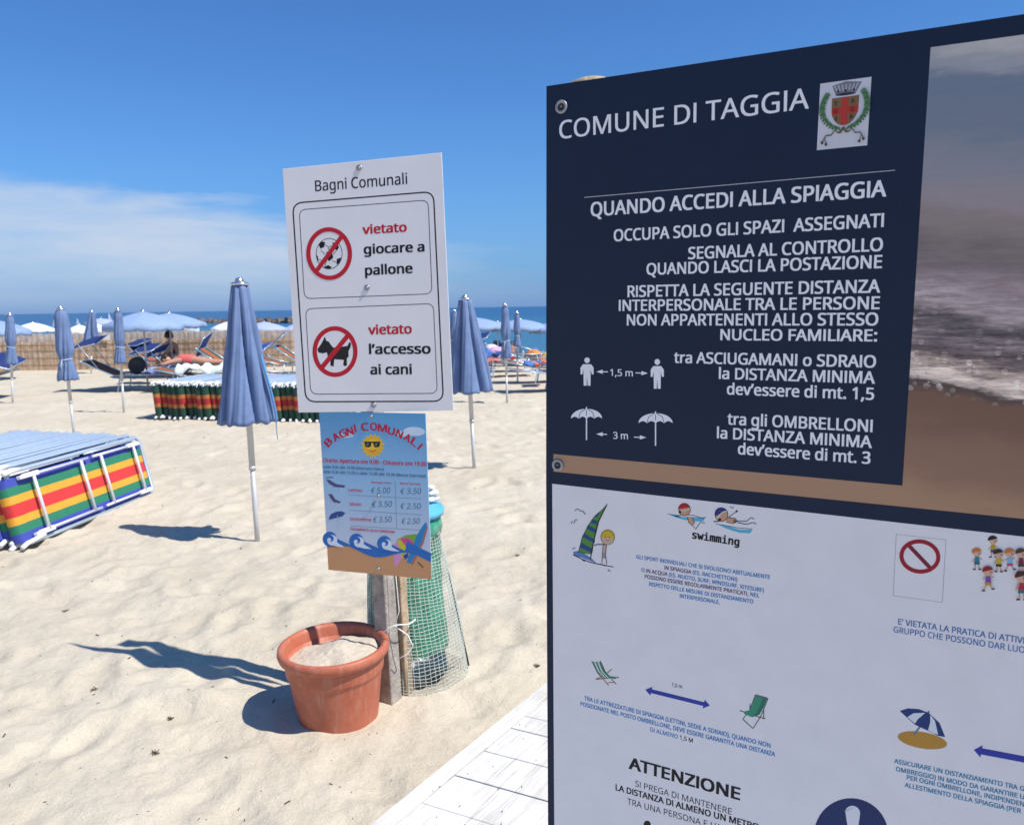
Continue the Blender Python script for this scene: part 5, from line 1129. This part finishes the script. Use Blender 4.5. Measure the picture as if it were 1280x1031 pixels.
# ------------------------------------------------------------------ open parasols
def open_parasol(px_top, Y, r, label, m, group, zbase=None, drop=.32, hang=.13, name='beach_parasol', bulge=.045, tilt=0):
    tp = aty(px_top[0], px_top[1], Y); zb = sz(tp.x, Y) if zbase is None else zbase
    root = empty(name, label, 'parasol', (tp.x, Y, zb), rnd.uniform(0, .7), group); H = tp.z - zb
    mb = MB(); mb.tube([(0, 0, -.1), (0, 0, H - .03)], .02, 8); mb.build('pole', M_POLE, root)
    mb = MB(); mb.lathe([(.001, H - .05), (.06, H - .045), (.05, H - .02), (.03, H - .0), (.001, H + .01)], 12); mb.build('cap', M_CAP, root)
    n = 48; rows = []
    for i in range(9):
        t = i / 8; rows.append((r * t, H - .035 - drop * t + bulge * math.sin(math.pi * t) * .7))
    rows.append((r * 1.005, H - .035 - drop - hang * .5)); rows.append((r * 1.0, H - .035 - drop - hang)); vs = []
    for i, (rr_, z) in enumerate(rows):
        for j in range(n):
            a = 2 * math.pi * j / n; q = abs(math.cos(4 * a)); sc = 1 - .055 * (1 - q) * min(1, i / 8); dz = .03 * (1 - q) * min(1, i / 8)
            if i == 10: dz += .02 * abs(math.sin(12 * a))
            vs.append((max(rr_, .02) * sc * math.cos(a), max(rr_, .02) * sc * math.sin(a), z + dz))
    mb = MB(); mb.add(vs, [(i * n + j, (i + 1) * n + j, (i + 1) * n + (j + 1) % n, i * n + (j + 1) % n) for i in range(10) for j in range(n)], smooth=True); o = mb.build('canopy', m, root); so = o.modifiers.new('t', 'SOLIDIFY'); so.thickness = .004
    mb = MB()
    for j in range(8):
        a = 2 * math.pi * j / 8; c, s = math.cos(a), math.sin(a); mb.tube([(0, 0, H - .08), (r * .5 * c, r * .5 * s, H - .07 - drop * .42), (r * .97 * c, r * .97 * s, H - .045 - drop)], .006, 4)
    mb.build('ribs', M_POLE, root); return root
M_SKY = mat('pale_blue_canvas', (.25, .35, .53), .8, var=.08, bump=.1); M_LAV = mat('lavender_canvas', (.36, .42, .66), .8, var=.06)
GP = 'open pale blue parasols on the beach'
open_parasol((178, 387.5), 16.9, .78, 'open pale blue parasol nearer of the two before the reed fence', M_SKY, GP, drop=.28)
open_parasol((211, 389.5), 20.4, .86, 'open pale blue parasol farther of the two before the reed fence', M_SKY, GP, drop=.26)
open_parasol((592, 395), 25, 1.02, 'open pale blue parasol behind the flared umbrella, over the water', M_SKY, GP, drop=.28)
open_parasol((650, 397.5), 26, .95, 'open pale blue parasol behind the farther tied umbrella', M_SKY, GP, drop=.26)
open_parasol((697, 400), 26, .9, 'open pale blue parasol almost hidden behind the navy board', M_SKY, GP, drop=.26)
open_parasol((622, 401), 29, .8, 'lavender parasol far behind between two pale blue ones', M_LAV, GP, drop=.2)
open_parasol((-8, 398), 20, .8, 'open pale blue parasol cut by the left edge of the photo', M_SKY, GP, drop=.28)
M_WC = mat('white_canvas', (.78, .80, .82), .8, var=.03); GW = 'parasols of the neighbouring beach beyond the reed fence'
open_parasol((41, 402), 33, .80, 'wide white parasol beyond the left end of the reed fence', M_WC, GW, drop=.30, hang=.10)
open_parasol((99, 405), 34, .52, 'small white parasol beyond the fence left of the loose closed umbrella', M_WC, GW, drop=.25)
open_parasol((122, 404), 34, .40, 'small white parasol beyond the fence right of the loose closed umbrella', M_WC, GW, drop=.25)
open_parasol((126, 397), 37, .7, 'faint lavender parasol beyond the fence near the loose closed umbrella', M_LAV, GW, drop=.2)
open_parasol((285, 401), 36, .75, 'white parasol beyond the fence just left of the big closed umbrella', M_WC, GW, drop=.3)
open_parasol((330, 401), 35, .95, 'lavender parasol beyond the fence right of the big closed umbrella', M_LAV, GW, drop=.3)
open_parasol((368, 404), 36, .6, 'lavender parasol beyond the fence beside the white sign', M_LAV, GW, drop=.3)

# boats drawn up behind the fence, sails at sea
def boat(px, Y, ln, label, hull, deck=None, az=0, h=.5):
    P = aty(px[0], px[1], Y); root = empty('boat', label, 'boat', (P.x, P.y, P.z), az); w = ln * .26; mb = MB(); n = 10; vs = []
    for i in range(n + 1):
        t = i / n; x = (t - .5) * ln; ww = w / 2 * (1 - max(0, (t - .45) / .55) ** 2.2) * (.86 + .14 * min(1, t * 6)); sh = .12 * t * t * h * 2
        for y, z in ((-ww, h + sh), (-ww * .8, h * .4), (0, 0 + sh * .5), (ww * .8, h * .4), (ww, h + sh)): vs.append((x, y, z))
    fs = [(i * 5 + j, (i + 1) * 5 + j, (i + 1) * 5 + j + 1, i * 5 + j + 1) for i in range(n) for j in range(4)] + [(0, 1, 2, 3, 4)] + [(i * 5 + 4, (i + 1) * 5 + 4, (i + 1) * 5, i * 5) for i in range(n)]
    mb.add(vs, fs); mb.build('hull', hull, root)
    mb = MB(); mb.box((-ln * .08, 0, h + .12), (ln * .35, w * .5, .22)); bevel(mb.build('cabin', deck or hull, root), .04, 2); return root
M_GEL = mat('white_gelcoat', (.8, .8, .8), .3)
boat((165, 417.5), 40, 1.9, 'white boat beyond the fence below the nearer open parasol', M_GEL, M_WC, 0, .35)
boat((228, 417), 42, 1.7, 'white boat beyond the fence right of the open parasols', M_GEL, M_WC, .1, .3)
boat((194, 417), 44, 1.4, 'small white boat beyond the fence between two other boats', M_GEL, M_WC, .1, .28)
boat((305, 416.5), 46, 2.0, 'white boat with blue deck beyond the fence left of the big umbrella', M_GEL, mat('blue_deck', (.2, .3, .6), .5), .0, .3)
boat((623, 433), 66, 1.6, 'small dark dinghy floating near the shore behind the tied umbrella', mat('dark_hull', (.04, .06, .12), .4), None, 0, .25)
def sail(px_base, hpx, label):
    d = ray(*px_base); t = (-1.8 - CAMH) / d.z; P = CAMP + d * t; s = hpx / FPX * P.y; root = empty('sailing_boat', label, 'sailing boat', (P.x, P.y, -1.8))
    mb = MB(); mb.add([(0, 0, s * .14), (s * .34, 0.02, s * .16), (0.02, .03, s)], [(0, 1, 2)]); mb.add([(-.04 * s, 0, s * .15), (-.2 * s, .02, s * .17), (-.01, .02, s * .85)], [(0, 1, 2)]); o = mb.build('sail', M_WC, root); so = o.modifiers.new('t', 'SOLIDIFY'); so.thickness = .02
    mb = MB(); mb.tube([(0, 0, 0), (0, 0, s)], s * .012, 5); mb.tube([(-s * .28, 0, s * .07), (-s * .1, 0, s * .03), (s * .2, 0, s * .03), (s * .34, 0, s * .08)], [s * .02, s * .06, s * .06, s * .03], 7); mb.build('hull_and_mast', M_GEL, root)
sail((137, 406), 14, 'tiny white sailing boat left of the open parasols'); sail((97, 407), 9, 'tiny white sailing boat left of the loose closed umbrella'); sail((69, 409), 15, 'tiny white sailing boat left of the leaning tied umbrella')

# ------------------------------------------------------------------ breakwater
def rocks(x0, x1, y, name, label):
    mb = MB(); a = ray(x0, y); b = ray(x1, y); A = CAMP + a * ((-1.8 - CAMH) / a.z); B = CAMP + b * ((-1.8 - CAMH) / b.z); n = int((B - A).length / .9); rr = random.Random(3)
    M_ROCK = mat('breakwater_rock', (.17, .135, .11), .9, var=.5, scale=.5, bump=.6, bscale=3)
    for i in range(n):
        for l in range(4):
            P = A.lerp(B, (i + rr.random()) / n); s = rr.uniform(.5, 1.15); zt = rr.choice([0, 0, .5, 1.0]) * (1 if l else .4)
            c = Vector((P.x, P.y + rr.uniform(-1.5, 1.5), -1.75 + zt * rr.uniform(.4, 1.0))); M_ = Matrix.Rotation(rr.uniform(0, 6), 3, 'Z') @ Matrix.Rotation(rr.uniform(-.6, .6), 3, 'X')
            vs = [M_ @ Vector((x * s * rr.uniform(.6, 1), y_ * s * rr.uniform(.5, .9), z * s * rr.uniform(.35, .65))) + c for x, y_, z in ((-1, -1, -1), (1, -1, -1), (1, 1, -1), (-1, 1, -1), (-.7, -.7, 1), (.7, -.7, 1), (.7, .7, 1), (-.7, .7, 1))]
            mb.add(vs, [(3, 2, 1, 0), (4, 5, 6, 7), (0, 1, 5, 4), (1, 2, 6, 5), (2, 3, 7, 6), (3, 0, 4, 7)])
    o = mb.build(name, M_ROCK); o['kind'] = 'stuff'; props(o, label, 'breakwater')
rocks(246, 540, 404, 'breakwater_rocks', 'low breakwater of brown rocks across the sea behind the fence')

# ------------------------------------------------------------------ reed fence
def make_fence():
    Y0 = 23.4; xa, xb = -27.0, -2.7; root = empty('reed_fence', 'tan reed mat fence across the beach at the left, pale strip along its top', 'fence', (xa, Y0, 0))
    cane = [mat('reed_a', (.58, .41, .27), .85, var=.25, scale=6), mat('reed_b', (.49, .34, .21), .85, var=.25, scale=6), mat('reed_c', (.64, .48, .33), .85, var=.25, scale=6)]
    pale = [mat('reed_pale_a', (.66, .55, .45), .85, var=.2, scale=6), mat('reed_pale_b', (.60, .50, .42), .85, var=.2, scale=6)]
    Lf = xb - xa; x = 0; k = 0; rr = random.Random(2)
    while x < Lf:
        w = rr.uniform(2.6, 3.2); w = min(w, Lf - x); hh = .80 + rr.uniform(-.03, .03); mb = MB(); mb2 = MB(); dep = .01 * (k % 2)
        nc = int(w / .024)
        for i in range(nc):
            cx = x + (i + .5) * w / nc; y = dep + .003 * math.sin(i * .9); zg = sz(xa + cx, Y0)
            mb.tube([(cx, y, zg - .05), (cx + rr.uniform(-.006, .006), y, zg + hh + rr.uniform(-.012, .012))], .0125, 4, mi=rr.choice([0, 0, 1, 2]), cap=False)
            mb2.tube([(cx + .01, .05 + y, zg + .55), (cx + .01 + rr.uniform(-.006, .006), .05 + y, zg + 1.03 + rr.uniform(-.015, .012))], .0125, 4, mi=rr.choice([0, 1]), cap=False)
        o = mb.build('reed_mat', cane, root); o['kind'] = 'stuff'; o = mb2.build('top_reed_mat', pale, root); o['kind'] = 'stuff'
        mb = MB()
        for z in (.15, .35, .55, .72): mb.tube([(x, dep - .016, z), (x + w, dep - .016, z)], .004, 4)
        mb.build('binding_wire', mat('wire', (.2, .15, .1), .6), root)
        mb = MB(); mb.tube([(x, .10, -.2), (x, .10, 1.02 + rr.uniform(-.02, .05))], .035, 8); mb.build('post', mat('fence_post', (.34, .20, .10), .8, var=.3), root)
        x += w; k += 1
    fx = aty(132, 421, Y0)
    mb = MB(); mb.box((aty(134, 421, Y0).x - xa, -.06, 1.6 - (421 - 391) / FPX * Y0), (.20, .01, .15)); mb.build('notice_sheet', pm('white'), root)
make_fence()

# ------------------------------------------------------------------ people (small, far)
SKIN = mat('tanned_skin', (.50, .26, .17), .55, var=.05); HAIR = mat('dark_hair', (.02, .013, .01), .6)
def skin_mesh(name, J, E, m, parent, sub=2, rootj=0):
    me = D.meshes.new(name); me.from_pydata([j[:3] for j in J], E, []); o = D.objects.new(name, me); COL.objects.link(o); o.parent = parent
    me.skin_vertices.new() if hasattr(me.skin_vertices, 'new') and not me.skin_vertices else None
    s = o.modifiers.new('skin', 'SKIN'); 
    for i, j in enumerate(J):
        v = me.skin_vertices[0].data[i]; r = j[3]; v.radius = (r, r) if not isinstance(r, tuple) else r; v.use_root = (i == rootj)
    u = o.modifiers.new('sub', 'SUBSURF'); u.levels = sub; u.render_levels = sub; s.use_smooth_shade = True; me.materials.append(m); return o
def head(parent, c, r=.10, face=Vector((0, -1, 0)), hair=HAIR, up=Vector((0, 0, 1))):
    mb = MB(); f = face.normalized(); s = up.cross(f).normalized(); u = f.cross(s); M_ = Matrix((s, f, u)).transposed()
    n = 14; prof = [(max(.001, math.sin(math.pi * i / n)) * r * .80 * (1 - .18 * (i < n * .4) * (1 - i / (n * .4))), -math.cos(math.pi * i / n) * r * 1.15) for i in range(n + 1)]
    mb.lathe(prof, 16, c, M_); mb.tube([c + f * r * .74 + u * r * .12, c + f * r * .98 - u * r * .18], [r * .10, r * .17], 6)
    for k in (-1, 1): mb.tube([c + s * r * .78 * k - u * .1 * r, c + s * r * .92 * k + u * .15 * r], r * .12, 5)
    mb.build('head', SKIN, parent)
    mb = MB(); prof = [(math.sin(math.pi * i / 10 * .62) * r * .92 + .001, math.cos(math.pi * i / 10 * .62) * r * 1.25) for i in range(11)]; mb.lathe(prof, 16, c - f * r * .14 + u * r * .02, M_); mb.build('hair', hair, parent)
# prone sunbather, head to the left
Yp = 18.38; x0 = (209 - 640) / FPX * Yp; zb = sz(x0, Yp) + .395
root = empty('person', 'person in coral swimsuit lying face down on a lounger, arms folded under the head', 'person', (x0, Yp, zb))
J = [(.62, 0, .10, .125), (.45, 0, .11, .105), (.24, 0, .12, .13), (.13, 0, .12, .06), (.82, .08, .09, .09), (1.15, .10, .07, .06), (1.32, .10, .07, .062), (1.60, .10, .05, .038), (1.66, .10, .02, .03),
     (.82, -.08, .09, .09), (1.15, -.10, .07, .06), (1.32, -.10, .07, .062), (1.60, -.10, .05, .038), (1.66, -.10, .02, .03),
     (.22, .17, .11, .055), (.02, .30, .05, .042), (-.14, .08, .03, .032), (-.17, .0, .03, .025), (.22, -.17, .11, .055), (.02, -.30, .05, .042), (-.14, -.08, .03, .032), (-.17, -.01, .03, .025)]
E = [(0, 1), (1, 2), (2, 3), (0, 4), (4, 5), (5, 6), (6, 7), (7, 8), (0, 9), (9, 10), (10, 11), (11, 12), (12, 13), (2, 14), (14, 15), (15, 16), (16, 17), (2, 18), (18, 19), (19, 20), (20, 21)]
skin_mesh('body', J, E, SKIN, root, 2)
skin_mesh('swimsuit', [(.72, 0, .11, .155), (.50, 0, .12, .14), (.22, 0, .13, .165)], [(0, 1), (1, 2)], mat('coral_swimsuit', (.68, .13, .12), .7), root)
head(root, Vector((.0, 0, .14)), .105, Vector((-.2, -.9, -.1)), up=Vector((-1, 0, .1)))
# seated person behind
Ys = 21.2; x0 = (214 - 640) / FPX * Ys; zs = sz(x0, Ys)
root = empty('person', 'seated person in dark brown shirt before the reed fence, behind the sunbather', 'person', (x0, Ys, zs))
J = [(0, 0, .40, .14), (.02, .02, .55, .12), (.03, .0, .74, .14), (.02, 0, .86, .06), (.1, -.2, .42, .09), (.12, -.45, .42, .065), (.12, -.48, .05, .045), (-.1, -.2, .42, .09), (-.12, -.45, .42, .065), (-.12, -.48, .05, .045), (.2, 0, .74, .05), (.25, -.1, .52, .042), (.18, -.3, .47, .035), (-.16, 0, .74, .05), (-.22, -.1, .52, .042), (-.16, -.3, .47, .035)]
E = [(0, 1), (1, 2), (2, 3), (0, 4), (4, 5), (5, 6), (0, 7), (7, 8), (8, 9), (2, 10), (10, 11), (11, 12), (2, 13), (13, 14), (14, 15)]
skin_mesh('body', J, E, SKIN, root); skin_mesh('shirt', [(0, 0, .42, .155), (.02, .02, .55, .135), (.03, 0, .74, .155)], [(0, 1), (1, 2)], mat('brown_shirt', (.10, .06, .05), .8), root)
head(root, Vector((.02, 0, .98)), .115, Vector((.6, .7, 0)))
# child standing by the water
Yc = 33.0; x0 = (641.5 - 640) / FPX * Yc; zc = sz(x0, Yc); hc = aty(641.5, 427, Yc).z - zc; k = hc / 1.75
root = empty('person', 'person in red shorts standing near the water between the two tied umbrellas', 'person', (x0, Yc, zc)); root.scale = (k, k, k)
J = [(0, 0, .95, .13), (0, 0, 1.15, .11), (0, 0, 1.38, .14), (0, 0, 1.50, .055), (.10, 0, .82, .09), (.12, 0, .48, .062), (.12, .02, .08, .045), (.12, -.12, .04, .035), (-.10, 0, .82, .09), (-.13, .05, .48, .062), (-.15, .1, .08, .045), (-.15, -.02, .04, .035), (.20, 0, 1.36, .052), (.27, -.02, 1.08, .042), (.24, -.12, .86, .033), (-.20, 0, 1.36, .052), (-.27, -.02, 1.08, .042), (-.24, -.12, .86, .033)]
E = [(0, 1), (1, 2), (2, 3), (0, 4), (4, 5), (5, 6), (6, 7), (0, 8), (8, 9), (9, 10), (10, 11), (2, 12), (12, 13), (13, 14), (2, 15), (15, 16), (16, 17)]
skin_mesh('body', J, E, SKIN, root); skin_mesh('shorts', [(0, 0, .98, .145), (.10, 0, .80, .105), (.12, 0, .62, .09), (-.10, 0, .80, .105), (-.12, .02, .62, .09)], [(0, 1), (1, 2), (0, 3), (3, 4)], mat('red_shorts', (.5, .03, .05), .8), root)
head(root, Vector((0, 0, 1.64)), .11, Vector((0, -1, 0)))

# ------------------------------------------------------------------ small litter on the sand
def debris():
    mb = MB(); rr = random.Random(21)
    for i in range(620):
        Y = 2.2 + 13 * rr.random() ** 2.0; X = rr.uniform(-.72, .18) * Y if Y > 2 else 0
        e = ((X - KA.x) * KN.x + (Y - KA.y) * KN.y)
        if e > -.06: continue
        s = rr.choice([.002, .0025, .003, .004, .0065]) * (1 + Y * .05); z = sz(X, Y) + .001; a = rr.uniform(0, 3.14); l = s * rr.uniform(.8, 3.2)
        mb.mi = rr.choice([0, 0, 0, 1])
        mb.beam((X, Y, z), (X + l * math.cos(a), Y + l * math.sin(a), z + rr.uniform(0, .3) * l), s * .6, s * .45)
    for i in range(70):                                  # grit on the planks
        a_ = rr.uniform(-.4, 1.6); b_ = rr.uniform(.02, .5); X = KA.x + KD.x * a_ + KN.x * b_; Y = KA.y + KD.y * a_ + KN.y * b_; l = rr.uniform(.002, .008); g = rr.uniform(0, 3.1); mb.mi = 0
        mb.beam((X, Y, .0475), (X + l * math.cos(g), Y + l * math.sin(g), .0480), .0022, .0014)
    for (px, py) in ((193, 938), (213, 893), (82, 768), (646, 700), (672, 832), (118, 862)):       # little tufts of weed
        P = gr(px, py); z = sz(P.x, P.y)
        for k in range(16):
            a = rr.uniform(0, 6.28); l = rr.uniform(.006, .022); mb.mi = 0; mb.beam((P.x + rr.uniform(-.01, .01), P.y + rr.uniform(-.01, .01), z), (P.x + l * math.cos(a), P.y + l * math.sin(a), z + rr.uniform(.002, .012)), .0018, .0014)
    o = mb.build('beach_debris', [mat('dry_weed', (.10, .065, .04), .9), mat('shell_bits', (.62, .58, .50), .6)]); props(o, 'scattered bits of dry weed and shell on the sand', 'debris', kind='stuff')
debris()
